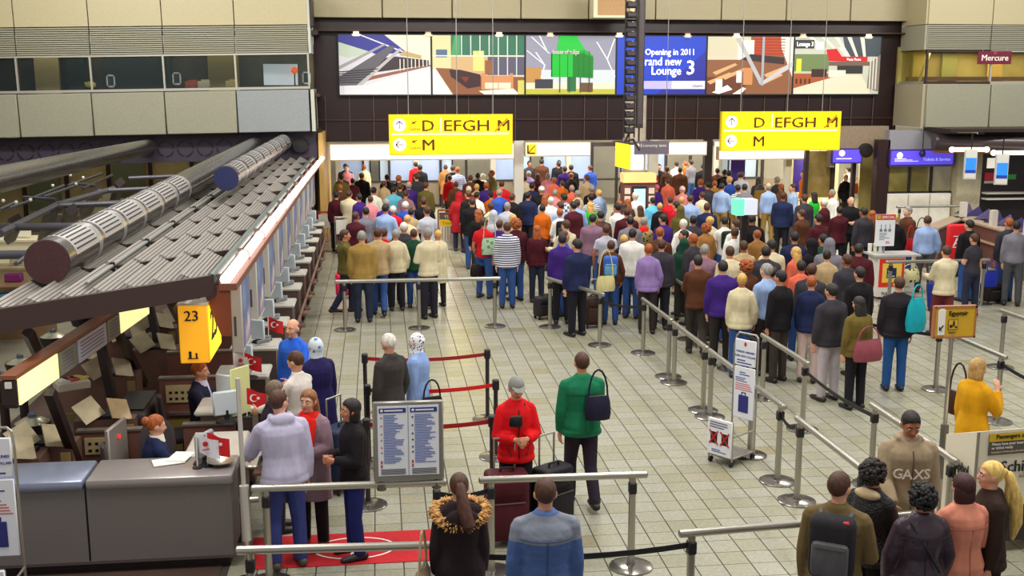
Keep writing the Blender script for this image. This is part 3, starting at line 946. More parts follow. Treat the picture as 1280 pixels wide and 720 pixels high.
slab = MB().rbox((0, .45, .57), (.15, .9, 1.14), .015, 1).mesh('slab', [mat('d3cfc6', .45)])
face = MB().span((.076, .03, .06), (.08, .87, 1.1)).mesh('print', [adm])
line = MB().box((-.02, -.003, .36), (.03, .006, .26)).mesh('lettering_strip', [mat('5a5560', .5)])
stem_m = MB().span((-.01, .1, 1.14), (.01, .13, 1.2)).span((-.01, .75, 1.14), (.01, .78, 1.2)).mesh('hanger', [STEEL])
lampm = MB().ell((.1, -.05, 1.12), (.06, .06, .05)).mesh('bulb', [mat('ffe9a0', .4, emit=1.2)])
for k in range(10):
    t = thing('advert_slab', 'white hanging slab with blue printed side, %s from the front of the canopy' % ordn[k], 'sign', (-1.87 - k * .006, 14.3 + k * 1.9, 1.22), 0, 'advertising slabs under the light strip')
    for n, me in (('slab', slab), ('print', face), ('lettering_strip', line), ('hanger', stem_m), ('bulb', lampm)):
        put(n, me, t)
# desks with screens
SCR = mat('cdd9e2', .35)
top_m = MB().rbox((-.34, 0, .91), (.7, .62, .06), .02, 1).mesh('desk_top', [mat('c7c3ba', .4)])
tray_m = MB().span((-.3, -.26, .935), (-.02, .2, .945)).mesh('tray', [mat('e3e0d6', .4)])
body_m = MB().span((-.62, -.28, .06), (-.03, .28, .88)).mesh('body', [mat('5d4c46', .5)])
plinth_m = MB().span((-.58, -.26, 0), (-.06, .26, .06)).mesh('plinth', [BLACK])
ledge_m = MB().span((0, -.7, .5), (.14, -.45, .54)).span((0, -.72, .28), (.1, -.45, .31)).cyl((.06, -1.2, .62), (.06, .3, .62), .025).mesh('bag_rail', [mat('8c6a5c', .4, .3)])
mon_m = MB().rbox((-.34, .02, 1.14), (.28, .05, .29), .012, 1, Matrix.Rotation(-.35, 3, 'Z')).mesh('monitor', [SCR])
base_m = MB().lathe([(.13, 0), (.12, .02), (.03, .04), (.03, .12)], 14, (-.28, .05, .94)).mesh('monitor_stand', [BLACK])
scan_m = MB().cyl((-.3, -.16, .98), (-.12, -.18, 1.02), .03).box((-.2, .14, .98), (.12, .1, .06)).mesh('scanner', [mat('9d9fa2', .4)])
for k in range(12):
    y = 12.95 + k * 1.555
    t = thing('check_in_desk', 'check-in desk with pale top and monitor, %s behind the grey counter' % ordn[k], 'desk', (-1.5, y, 0), 0, 'check-in desks in a row')
    for n, me in (('desk_top', top_m), ('tray', tray_m), ('body', body_m), ('plinth', plinth_m), ('bag_rail', ledge_m), ('monitor', mon_m), ('monitor_stand', base_m), ('scanner', scan_m)):
        put(n, me, t)
# foreground counter
t = thing('service_counter', 'long grey stone-patterned counter with metallic top at the near left', 'counter', (-3.9, 10.45, 0))
SPECK = mat('77716f', .45, 0, .35, 140.)
MB().span((0, 0, .12), (1.03, .55, .86)).build('front_panel', SPECK, t)
MB().span((1.05, 0, .12), (2.4, .55, .86)).build('front_panel', SPECK, t)
MB().rbox((.5, .27, .91), (1.06, .62, .1), .03, 2).build('counter_top', mat('8d95ad', .3, .4), t)
MB().rbox((1.74, .27, .91), (1.38, .62, .1), .03, 2).build('counter_top', mat('97908f', .32, .3), t)
MB().span((.0, .05, 0), (2.36, .5, .12)).build('plinth', mat('221a1e', .4), t)
MB().span((0, -.012, .1), (2.41, .0, .13)).build('kick_trim', mat('6a5f60', .4, .4), t)
MB().span((1.95, .56, 0), (2.4, 1.45, .86)).build('body', mat('54423c', .5), t)
MB().rbox((2.13, 1.02, .89), (.6, .95, .06), .02, 1).build('side_desk', mat('b9b2a8', .4), t)
MB().cyl((2.43, .35, .55), (2.62, .35, .55), .03).build('bag_bar', STEEL, t)
MB().rbox((2.52, 1.2, .8), (.16, 1.2, .04), .015, 1).build('bag_ledge', STEEL, t)
# things on that desk
t = thing('desk_monitor', 'white-backed monitor seen edge-on on the near side desk', 'monitor', gp(284, 527, .92), .35)
MB().rbox((0, 0, .22), (.3, .05, .28), .015, 1).build('screen_case', mat('c9d4dc', .4), t)
MB().lathe([(.13, 0), (.12, .02), (.03, .04), (.03, .14)], 14).build('stand', BLACK, t)
t = thing('desk_monitor', 'dark-screened monitor facing the seated clerk at the counter', 'monitor', (-1.78, 10.78, .96), 1.1)
MB().rbox((0, 0, .2), (.28, .05, .24), .015, 1).build('screen_case', mat('8f9498', .4), t)
MB().lathe([(.12, 0), (.11, .02), (.03, .04), (.03, .12)], 14).build('stand', BLACK, t)
for k, (x, y, l) in enumerate(((-1.62, 10.72, 'shiny steel dish on the corner of the grey counter'), (-1.72, 13.9, 'dark round desk dish on the second check-in desk'))):
    tag(MB().lathe([(.05, 0), (.12, .03), (.14, .05), (.12, .045), (.03, .012)], 20).build('dish', STEEL if k == 0 else BLACK), l, 'dish').location = (x, y, .96 if k == 0 else .945)
t = tag(MB().box((0, 0, .004), (.3, .2, .008), Matrix.Rotation(.3, 3, 'Z')).box((.1, .12, .012), (.2, .28, .006), Matrix.Rotation(-.2, 3, 'Z')).build('paper_sheets', WHITE), 'loose white papers in front of the clerk at the counter', 'paper')
t.location = (-2.15, 10.85, .965)


def flag(u, v, z, red, label):
    p = gp(u, v, z)
    t = thing('table_flag', label, 'flag', p)
    MB().cyl((0, 0, 0), (0, 0, .36), .006, n=6).build('staff', WHITE, t)
    MB().lathe([(.05, 0), (.05, .012), (.01, .02)], 12).build('foot', BLACK, t)
    n = 7
    vs = [(i * .036, .022 * math.sin(i * 1.3), .35 - i * .014 - j * .19) for i in range(n) for j in (0, 1)]
    f = MB().add(vs, [(2 * i, 2 * i + 1, 2 * i + 3, 2 * i + 2) for i in range(n - 1)]).build('cloth', mat('d01820', .7) if red else mat('e8e6ee', .7), t, 80)
    if red:
        m = MB()
        a0 = [(.085 + .045 * math.cos(a), -.028, .235 + .045 * math.sin(a)) for a in [PI * (.25 + 1.5 * i / 12) for i in range(13)]]
        a1 = [(.095 + .035 * math.cos(a), -.028, .235 + .035 * math.sin(a)) for a in [PI * (.25 + 1.5 * i / 12) for i in range(13)]]
        m.add(a0 + a1, [(i, i + 1, 14 + i, 13 + i) for i in range(12)])
        m.ell((.135, -.028, .23), (.018, .003, .018), 8, 5)
        m.build('crescent_and_star', WHITE, f)
    else:
        MB().cyl((.09, -.02, .25), (.09, -.028, .25), .026).bar((.06, -.03, .19), (.13, -.03, .2), .01, .006, (0, 1, 0)).build('roundel', mat('c0202a', .6), f)
    return t


flag(336, 425, .95, True, 'small red crescent flag beside the bald man in blue')
flag(306, 474, .95, True, 'small red crescent flag behind the hooded man')
flag(293, 474, .95, False, 'small white flag beside the red flag on the side desk')
flag(260, 583, .96, True, 'small red crescent flag on the corner of the grey counter')
flag(247, 585, .96, False, 'small white flag on the grey counter near the clerk')
flag(309, 522, .95, True, 'small red flag low behind the white menu board')
t = thing('desk_notice', 'tall yellowish notice board standing on the side desk', 'sign', gp(302, 520, .92), .9)
MB().rbox((0, 0, .3), (.3, .02, .56), .008, 1).build('board', mat('d8dc9a', .5), t)
MB().span((-.12, -.02, 0), (.12, .06, .02)).build('foot', BLACK, t)


def office_chair(x, y, rz, label, arm=False):
    t = thing('office_chair', label, 'chair', (x, y, 0), rz, 'chairs behind the desks')
    MB().rbox((0, 0, .46), (.46, .46, .09), .04, 2).build('seat', mat('2a2427', .8), t)
    MB().loft([((0, -.22, .5), (.17, 0, 0), (0, .03, 0)), ((0, -.24, .62), (.23, 0, 0), (0, .04, 0)), ((0, -.26, .85), (.22, 0, 0), (0, .035, 0)), ((0, -.27, .98), (.12, 0, 0), (0, .025, 0))], 16).build('backrest', mat('3a3033', .8), t)
    MB().cyl((0, 0, .08), (0, 0, .43), .03).build('pedestal', BLACK, t)
    for k in range(5):
        a = 2 * PI * k / 5
        MB().bar((0, 0, .09), (.28 * math.cos(a), .28 * math.sin(a), .06), .04, .03).ell((.28 * math.cos(a), .28 * math.sin(a), .03), (.03, .03, .03), 8, 6).build('foot', BLACK, t)


office_chair(-2.66, 11.5, -1.25, 'dark office chair under the clerk at the counter')
office_chair(-2.35, 12.0, -2.4, 'empty dark office chair behind the counter')
office_chair(-2.42, 13.3, -1.3, 'dark office chair under the clerk below the yellow sign')
t = thing('baggage_belt_housing', 'dark rounded conveyor housing beside the far clerk', 'conveyor', (-2.98, 13.35, 0))
MB().rbox((0, 0, .45), (.42, .9, .9), .1, 3).build('housing', mat('332a2c', .5), t)
MB().span((-.17, -.4, .9), (.17, .4, .91)).build('belt', BLACK, t)
# partitions
for k, (x0, x1, y, h) in enumerate(((-3.45, -2.75, 12.45, .8), (-2.85, -1.72, 14.1, .95), (-3.0, -2.1, 15.5, .95), (-3.1, -2.1, 17.0, 1.0), (-3.2, -2.1, 18.6, 1.0), (-2.9, -2.1, 20.2, 1.0), (-2.3, -1.72, 12.55, .8))):
    t = thing('partition', 'low brown partition with olive lower panel, %s behind the counter' % ordn[k], 'partition', (x0, y, 0), 0, 'partitions between desk bays')
    w_ = x1 - x0
    MB().span((0, 0, h * .45), (w_, .08, h)).build('upper_panel', mat('7a5046', .5), t)
    MB().span((.02, .01, 0), (w_ - .02, .07, h * .45)).build('lower_panel', mat('948845', .5), t)
    MB().span((-.01, -.015, h), (w_ + .01, .095, h + .025)).build('cap_rail', mat('8a7f78', .35, .5), t)
    MB().span((.1, -.03, h * .5), (.42, 0, h * .54)).build('handle', CHROME, t)
    if k in (0, 1):
        s = MB().span((.08, -.02, h * .68), (.42, 0, h * .92)).build('socket_plate', mat('cdb98a', .5), t)
        for i in range(4):
            for j in range(2):
                MB().span((.12 + i * .075, -.026, h * .72 + j * .08), (.155 + i * .075, -.02, h * .72 + j * .08 + .03)).build('socket', BLACK, s)
for k, (u, v, rz) in enumerate(((170, 540, .2), (205, 428, .15))):
    p = gp(u - 25, v, .9)
    t = thing('door_panel', ('narrow grey door panel with a red light beside the near clerk', 'narrow grey door panel with a red light below the yellow sign')[k], 'panel', (p.x, p.y, 0), 1.2 + rz)
    MB().rbox((0, 0, .5), (.5, .05, 1.0), .015, 1).build('leaf', mat('9b938c', .4, .2), t)
    MB().cyl((0, -.03, .85), (0, -.04, .85), .025).build('red_light', mat('ff3020', .4, emit=.8), t)
# cabinets with slanted metal plates
plate_m = MB().box((0, 0, 0), (.27, .27, .015)).mesh('plate', [mat('b9ab8c', .38, .35, .15, 6.)])
for k, (u, v, y, rz) in enumerate(((52, 545, 0, 0), (132, 512, 0, .05), (139, 460, 0, 0), (195, 428, 0, 0), (194, 402, 0, 0), (98, 440, 0, 0), (160, 415, 0, 0), (10, 560, 0, 0), (232, 392, 0, 0))):
    p = gp(u, v, .95)
    t = thing('weighing_cabinet', 'brown baggage cabinet with two slanted metal plates, %s behind the sign beam' % ordn[k], 'cabinet', (p.x, p.y, 0), rz, 'cabinets with slanted plates')
    MB().span((-.34, -.12, .1), (.34, .24, .86)).build('body', mat('745549', .5), t)
    MB().span((.24, -.21, .1), (.34, -.2, .82)).build('side_post', mat('a08a56', .5), t)
    MB().span((-.3, -.16, 0), (.3, .26, .1)).build('plinth', mat('6f6434', .5), t)
    for s in (-1, 1):
        o = put('plate', plate_m, t, (s * .17, -.1, .98))
        o.rotation_euler = (.85, s * .3, .785)
    MB().box((0, .05, .86), (.5, .3, .08)).build('cross_brace', BLACK, t)
t = thing('magazine_box', 'open box of colourful papers below the lit beam', 'box', gp(90, 485, 1.0), .5)
MB().rbox((0, 0, .05), (.38, .28, .1), .01, 1).build('tray', mat('d8d0c0', .5), t)
for k, c in enumerate(('e8e4dc', 'c83a2a', 'e0c860')):
    MB().box((-.1 + k * .1, .02 * k, .11), (.13, .2, .02), Matrix.Rotation(.3 * k, 3, 'Z')).build('paper', mat(c, .5), t)
# round kiosks at the far left
for k, (u, v) in enumerate(((25, 448), (66, 416), (100, 385), (40, 522), (2, 470))):
    p = gp(u, v, .9)
    t = thing('ticket_bowl', ('round dark bowl with shiny segmented lid at the frame edge', 'round dark bowl with shiny segmented lid behind the sign beam', 'round dark bowl with shiny lid below the canopy corner',
              'dark bowl with metal lid under the lit end of the beam', 'round dark bowl with shiny lid cut by the frame')[k], 'bin', (p.x, p.y, .55))
    MB().lathe([(.05, 0), (.14, .05), (.2, .25), (.2, .3)], 20).build('bowl', mat('1c1416', .4), t)
    MB().lathe([(.195, .3), (.1, .35), (.03, .36)], 12).build('lid', mat('b7b49a', .25, .7), t)
    MB().cyl((0, 0, -.55), (0, 0, .02), .06).build('pedestal', DBROWN, t)
    MB().ell((0, 0, .38), (.05, .03, .04), 8, 6).build('knob', mat('4a5670', .3), t)
# sign beam with notices
a, c = gp(24, 508, 1.62), gp(188, 391, 1.62)
rz = -math.atan2(c.x - a.x, c.y - a.y)
t = thing('sign_beam', 'long dark beam carrying two lit cream signs and white notices', 'sign', a, rz)
L = (c - a).length
MB().span((-.14, 0, -.02), (-.02, L, .27)).build('beam_body', mat('2a1a18', .5), t)
MB().span((-.16, -.02, .27), (.0, L, .31)).build('top_trim', mat('8a5236', .4), t)
MB().span((-.15, -.03, .02), (.0, 0, .26)).build('end_cap', DBROWN, t)
MB().span((-.1, -.05, .19), (-.04, -.03, .25)).build('end_label', WHITE, t)
for y0_, y1_, col, e, n in ((.05, 1.15, 'fbf2a8', .85, 'lit_sign'), (1.2, 1.75, '8a8c78', 0, 'notice'), (1.8, 2.85, 'c9cbe0', 0, 'notice'), (2.9, 3.4, '9c9a86', 0, 'notice'), (3.45, 4.75, 'fbf2a8', .85, 'lit_sign')):
    y0_, y1_ = y0_ * L / 4.8, y1_ * L / 4.8
    o = MB().span((-.02, y0_, .0), (.0, y1_, .26)).build(n, mat(col, .5, emit=e), t)
    if n == 'notice':
        m = MB()
        for i in range(5):
            m.span((0, y0_ + .08, .05 + i * .04), (.003, y1_ - .1, .062 + i * .04))
        m.build('print_line', mat('6a6c8c', .5), o)
for (u0, v0, z0, u1, v1, z1) in ((62, 490, 1.6, 108, 610, .2), (146, 412, 1.6, 180, 480, .5), (35, 415, 2.2, 60, 470, .9), (215, 378, 2.2, 232, 415, .9)):
    MB().bar(t.matrix_basis.inverted() @ gp(u0, v0, z0), t.matrix_basis.inverted() @ gp(u1, v1, z1), .09, .1, (0, 1, 0)).build('support_leg', mat('261719', .4), t)
# yellow box sign
t = thing('number_box', 'yellow lit box sign with number 23 hanging under the canopy', 'sign', gp(225, 455, 1.52))
YB = mat('f2a81e', .5, emit=.45)
MB().rbox((.17, .48, .34), (.33, .94, .68), .012, 1).build('lit_box', YB, t)
MB().span((.0, .0, .68), (.34, .96, .7)).build('lid', mat('c9bfae', .5), t)
MB().span((.337, .03, .03), (.341, .93, .65)).build('side_face', mat('ffe02a', .5, emit=.9), t)
text('23', .17, BLACK, t, T(.07, -.002, .5), bold=.004)
text('23', .5, BLACK, t, T(.348, .12, .24) @ Matrix.Rotation(PI / 2, 4, 'Z'), bold=.006)
MB().ell((.12, -.004, .13), (.018, .004, .018), 8, 6).box((.12, -.004, .09), (.03, .006, .05)).box((.19, -.004, .09), (.02, .006, .07)).box((.15, -.004, .06), (.12, .006, .012)).build('pictogram', BLACK, t)
for x in (.14, .2):
    MB().cyl((x, .3, .7), (x, .3, .95), .012, n=6).build('hanger', BLACK, t)


# ---------------------------------------------------------------- big pipes above
def duct(name, label, a, c, r, end_col, sections):
    a, c = V(a), V(c)
    d = (c - a).normalized()
    R = d.to_track_quat('Y', 'Z').to_matrix().to_4x4()
    t = thing(name, label, 'pipe', a)
    t.rotation_euler = R.to_euler()
    L = (c - a).length
    MB().cyl((0, 0, 0), (0, L, 0), r, n=32).build('pipe_body', mat('77726f', .25, .85, .12, 3.), t)
    MB().cyl((0, -.012, 0), (0, 0, 0), r * .97, n=32).build('end_disc', end_col, t)
    for y in sections:
        sh = MB()
        aa = [math.radians(8 + 12.2 * i) for i in range(11)]
        sh.add([(math.cos(q) * (r + .002), y + yy, math.sin(q) * (r + .002)) for q in aa for yy in (.02, 1.03)], [(2 * i, 2 * i + 1, 2 * i + 3, 2 * i + 2) for i in range(10)])
        sh.build('light_sleeve', mat('aaa6a6', .45, .3), t)
        m = MB()
        for i in range(9):
            an = math.radians(22 + i * 13)
            x, z = math.cos(an) * (r + .003), math.sin(an) * (r + .003)
            m.box((x, y + .52, z), (.008, .86, .018), Matrix.Rotation(-an, 3, 'Y'))
        m.build('slotted_panel', mat('1c1618', .6), t)
        MB().cyl((0, y + 1.03, 0), (0, y + 1.19, 0), r + .004, n=32).build('band', mat('b5b3b2', .3, .6), t)
    return t


duct('perforated_duct', 'large perforated steel duct nearest the viewer over the canopy', (-3.58, 12.3, 2.78), (-3.56, 33.3, 2.86), .245, mat('4a2a2c', .5, 0, .2, 60.), [.25 + 1.3 * k for k in range(6)])
duct('perforated_duct', 'shorter perforated steel duct with dark blue end beside the far canopy', (-2.75, 20.5, 2.97), (-2.72, 33.3, 2.97), .225, mat('262e5c', .5, 0, .2, 60.), [.25 + 1.5 * k for k in range(8)])
duct('plain_duct', 'plain grey duct crossing the far left under the facade', (-5.45, 15.0, 3.33), (-6.58, 33.2, 2.86), .2, BLACK, [])
t = thing('pipe_frame', 'dark tubular frame of a second canopy at the far left', 'frame', gp(0, 290, 2.45))
ti = t.location.copy()
PF = mat('5d5c63', .35, .5)
for k, (u0, v0, u1, v1, r) in enumerate(((0, 292, 72, 256, .06), (72, 256, 142, 236, .06), (-10, 284, 105, 283, .06), (70, 257, 152, 254, .06), (122, 239, 188, 236, .05), (160, 223, 225, 220, .05), (-20, 319, 36, 318, .06), (0, 262, 22, 252, .03), (12, 260, 38, 251, .03), (35, 250, 80, 232, .03),
                                     (55, 246, 95, 232, .03), (85, 232, 128, 217, .03), (104, 236, 140, 219, .03), (30, 247, 70, 250, .04), (90, 229, 120, 233, .04), (140, 202, 200, 186, .035), (20, 330, 60, 300, .03))):
    MB().cyl(gp(u0, v0, 2.45) - ti, gp(u1, v1, 2.45) - ti, r, n=10).build('pipe', PF, t)
for u, v, u1, v1 in ((66, 258, 54, 300), (120, 240, 104, 275), (150, 228, 140, 262), (20, 275, 12, 300), (90, 262, 80, 290)):
    MB().bar(gp(u, v, 2.4) - ti, gp(u1, v1, 1.1) - ti, .16, .2, (0, 1, 0)).build('strut', DBROWN, t)
for k, (u, v) in enumerate(((20, 253), (38, 250), (4, 251), (66, 232), (95, 230), (88, 219), (104, 222))):
    MB().ell(gp(u, v, 2.5) - ti, (.035, .035, .035), 10, 7).build('white_cap', WHITE, t)
for k, (u, v, w_, d, h, c) in enumerate(((15, 300, 1.6, .8, .9, 'd9cfae'), (60, 285, 1.4, .8, .9, 'd6cbaa'), (5, 335, 1.3, .6, .9, 'b8a47a'), (95, 270, 1.5, .8, .9, '5a3a30'), (125, 255, 1.5, .7, 1.0, 'cfc096'), (180, 245, 1.3, .8, 1.0, '6a4a34'), (215, 232, 1.2, .7, 1.0, 'b9a05a'), (250, 222, 1.2, .7, 1.1, 'a89a6a'))):
    p = gp(u, v, .9)
    t = thing('far_desk', '%s counter of the second island, %s from the frame edge' % ('cream topped' if c > '9' and c[0] != '5' and c[0] != '6' else 'brown', ordn[k]), 'counter', (p.x, p.y, 0), 0, 'counters of the second island')
    MB().span((-w_ / 2, 0, 0), (w_ / 2, d, h - .05)).build('body', mat('5a443a' if k % 2 else c, .5), t)
    MB().span((-w_ / 2 - .03, -.03, h - .05), (w_ / 2 + .03, d + .03, h)).build('counter_top', mat(c, .4), t)
    MB().rbox((.2, .3, h + .18), (.34, .06, .3), .02, 1).build('monitor', mat('3a3436' if k % 2 else 'e2ddcc', .4), t)
t = thing('luggage_chute', 'dark frame of the chute with a pale blue edge at the left frame border', 'conveyor', gp(5, 372, 1.0))
MB().bar((-.5, -.2, 0), (.2, .5, 0), .06, .05).build('blue_edge', mat('4aa0b4', .4), t)
MB().bar((-.5, -.05, -.1), (.15, .6, -.1), .25, .3).build('body', mat('2c2023', .5), t)
t = tag(MB().rbox((0, 0, .08), (.3, .2, .16), .02, 1).build('carton', mat('8c2a78', .5)), 'small magenta carton beside the end of the big perforated duct', 'box')
t.location = gp(18, 352, 1.0)
t = thing('plinth_shelf', 'light brown box shelf under the magenta carton', 'shelf', gp(22, 356, 1.0) - V((0, 0, 1)))
MB().span((-.5, -.15, 0), (.5, .5, .98)).build('body', mat('8a6a48', .6), t)
MB().span((-.52, -.17, .98), (.52, .52, 1.0)).build('shelf_top', mat('a8845a', .6), t)

# ================================================================ QUEUE BARRIERS
post_m = MB().cyl((0, 0, .02), (0, 0, .93), .037, .034, n=14).mesh('post', [STEEL])
base_m2 = MB().lathe([(.215, 0), (.215, .012), (.19, .022), (.05, .03), (.045, .05)], 28).mesh('base_plate', [mat('8f8a84', .2, .85)])
cas_m = MB().rbox((0, 0, .82), (.075, .085, .12), .012, 1).mesh('belt_cassette', [BLACK])
RAILZ = .95


def barrier(p, q, label, posts=None, inset=.1, cassettes=True):
    """steel tube rail on posts with round plates"""
    p, q = V((p[0], p[1], 0)), V((q[0], q[1], 0))
    d = (q - p)
    L = d.length
    t = thing('queue_barrier', label, 'barrier', p, math.atan2(d.y, d.x), 'steel queue barriers')
    r = .036
    MB().cyl((0, 0, RAILZ), (L, 0, RAILZ), r, n=14).ell((0, 0, RAILZ), (.02, r, r), 10, 8).ell((L, 0, RAILZ), (.02, r, r), 10, 8).build('rail', STEEL, t)
    for k, x in enumerate(posts if posts is not None else (inset, L - inset)):
        put('post', post_m, t, (x, 0, 0))
        put('base_plate', base_m2, t, (x, 0, 0))
        if cassettes:
            put('belt_cassette', cas_m, t, (x, 0, 0))
    return t


def belt(p, q, z, label, c='1a171b', group=None):
    p, q = V(p), V(q)
    m = MB()
    n = 8
    pts = []
    for i in range(n + 1):
        f = i / n
        a = p.lerp(q, f)
        pts.append(V((a.x, a.y, z - .05 * 4 * f * (1 - f))))
    dd = (q - p)
    side = V((-dd.y, dd.x, 0)).normalized() * .003
    vs, fs = [], []
    for a in pts:
        vs += [a + side + V((0, 0, .025)), a + side - V((0, 0, .025)), a - side - V((0, 0, .025)), a - side + V((0, 0, .025))]
    for i in range(n):
        for k in range(4):
            fs.append((i * 4 + k, i * 4 + (k + 1) % 4, i * 4 + 4 + (k + 1) % 4, i * 4 + 4 + k))
    m.add(vs, fs)
    return tag(m.build('queue_belt', mat(c, .6)), label, 'belt')


b13 = barrier((-1.24, 10.04), (.56, 9.99), 'steel queue barrier carrying the white notice board, near the counter', (.12, 1.72))
barrier((-1.21, 8.64), (.83, 8.53), 'nearest steel queue barrier at the lower left below the red carpet', (.1, 1.98))
barrier((.9, 10.01), (2.51, 9.97), 'steel queue barrier between the blue jacket man and the red person', (.1, 1.48))
barrier((2.46, 8.54), (4.7, 8.72), 'steel queue barrier reaching under the hands of the near group', (.1, 2.12))
barrier((-.86, 20.95), (2.28, 20.93), 'long steel barrier across the front of the crowd', (.15, 1.57, 3.04))
barrier((3.2, 20.84), (3.94, 19.05), 'slanting steel barrier beside the brown trolley case')
barrier((4.54, 18.57), (4.58, 16.78), 'steel barrier at the far end of the long middle row')
barrier((4.57, 16.62), (4.6, 14.9), 'second steel barrier of the long middle row')
barrier((4.6, 14.78), (4.65, 11.97), 'third steel barrier of the long middle row behind the notice cart', (.1, 1.75, 2.7))
barrier((4.64, 11.54), (4.66, 9.75), 'nearest steel barrier of the long middle row')
barrier((5.69, 19.02), (5.72, 17.13), 'steel barrier at the far end of the second row')
barrier((5.67, 15.62), (5.7, 13.88), 'middle steel barrier of the second row behind the notice cart')
barrier((5.71, 11.95), (5.69, 9.95), 'nearest steel barrier of the second row by the grey hooded man')
barrier((8.5, 15.75), (8.54, 13.89), 'steel barrier behind the small yellow sign')
barrier((10.24, 16.9), (10.29, 14.9), 'steel barrier at the right frame edge')
barrier((5.6, 21.0), (5.63, 19.3), 'steel barrier half hidden among the queue')
barrier((10.6, 21.9), (12.9, 21.9), 'steel barrier in front of the red and yellow poster stand')
barrier((8.35, 27.2), (8.1, 25.3), 'steel barrier deep in the crowd beside the striped shirt')
barrier((5.8, 27.5), (5.9, 25.5), 'steel barrier deep in the crowd beside the cream coat')
barrier((15.6, 31.8), (17.9, 31.8), 'steel barrier before the white wall')
belt((3.9, 19.15, 0), (4.54, 18.5, 0), .83, 'dark belt joining the slanting barrier to the long middle row')
belt((5.72, 17.2, 0), (5.67, 15.7, 0), .83, 'dark belt between the far and middle barriers of the second row')
belt((5.7, 14.0, 0), (5.71, 11.95, 0), .83, 'long dark belt towards the nearest barrier of the second row')
belt((4.65, 12.05, 0), (4.64, 11.6, 0), .83, 'short dark belt beside the notice cart')
belt((8.54, 13.95, 0), (8.56, 12.3, 0), .83, 'dark belt beside the yellow coat woman')
belt((7.0, 18.6, 0), (8.5, 15.8, 0), .83, 'dark belt behind the teal bag man')
belt((.75, 8.53, 0), (2.54, 8.55, 0), .84, 'long black belt behind the blue jacket man between the two nearest barriers')
belt((5.69, 10.05, 0), (5.6, 9.2, 0), .8, 'dark belt behind the hooded man reaching the white stand')
belt((.46, 9.99, 0), (1.0, 10.01, 0), .85, 'short black belt beside the fur hood woman')
# red belts on slim black posts
slim_m = MB().cyl((0, 0, .02), (0, 0, .98), .028, n=12).mesh('post', [mat('3a3436', .35, .5)])
head_m = MB().rbox((0, 0, .95), (.085, .085, .14), .015, 1).mesh('belt_head', [BLACK])
for k, (x, y, l) in enumerate(((-.25, 14.9, 'black belt post behind the old man in the grey suit'), (1.45, 14.95, 'belt post with black head at the far end of the red belts'), (-.2, 13.3, 'black belt post left of the old man beside the dark case'),
                               (1.4, 13.35, 'belt post just behind the red jacket person'), (-.2, 11.9, 'belt post hidden behind the white notice board'), (1.2, 11.85, 'belt post beside the legs of the red jacket person'))):
    t = thing('belt_post', l, 'post', (x, y, 0), 0, 'red belt posts')
    put('post', slim_m, t); put('base_plate', base_m2, t); put('belt_head', head_m, t)
for (p, q, l) in (((-.25, 14.9, 0), (1.45, 14.95, 0), 'dark red belt farthest back, behind the old couple'), ((-.2, 13.3, 0), (1.4, 13.35, 0), 'bright red belt across the old couple'), ((-.2, 11.9, 0), (1.2, 11.85, 0), 'red belt behind the white notice board')):
    belt(p, q, .95, l, 'a0101c' if 'bright' not in l else 'd8121c')
# red carpet with a ring logo
car = thing('red_carpet', 'red carpet strip with a white ring emblem in front of the desks', 'carpet', (-1.35, 10.35, 0))
MB().rbox((1.12, .38, .004), (2.3, .78, .008), .003, 1).build('pile', mat('b4101c', .9, 0, .15, 30.), car)
m = MB()
n = 40
for (rx, ry, wd) in ((.42, .27, .022),):
    vs = []
    for i in range(n):
        a = 2 * PI * i / n
        vs += [(1.02 + rx * math.cos(a), .38 + ry * math.sin(a), .0095), (1.02 + (rx - wd) * math.cos(a), .38 + (ry - wd) * math.sin(a), .0095)]
    m.add(vs, [(2 * i, 2 * ((i + 1) % n), 2 * ((i + 1) % n) + 1, 2 * i + 1) for i in range(n)])
m.add([(.98, .15, .0095), (1.05, .15, .0095), (1.03, .62, .0095), (.99, .62, .0095)], [(0, 1, 2, 3)])
m.add([(.7, .3, .0095), (1.3, .42, .0095), (1.28, .46, .0095), (.7, .33, .0095)], [(0, 1, 2, 3)])
m.build('ring_emblem', mat('e6dcd8', .8), car)

# ================================================================ NOTICES AND STANDS
INK = mat('3a4a9a', .6)
PAPER = mat('e9ebf4', .5)


def lines(t, x0, x1, z0, z1, n, m, y=-.012, ragged=True, seed=1):
    r = random.Random(seed)
    mb = MB()
    st = (z1 - z0) / n
    for i in range(n):
        w_ = (x1 - x0) * (r.uniform(.45, 1) if ragged else 1)
        mb.span((x0, y, z1 - (i + .75) * st), (x0 + w_, y + .003, z1 - (i + .3) * st))
    o = mb.build('print_line', m, t)
    o['kind'] = 'stuff'
    return o


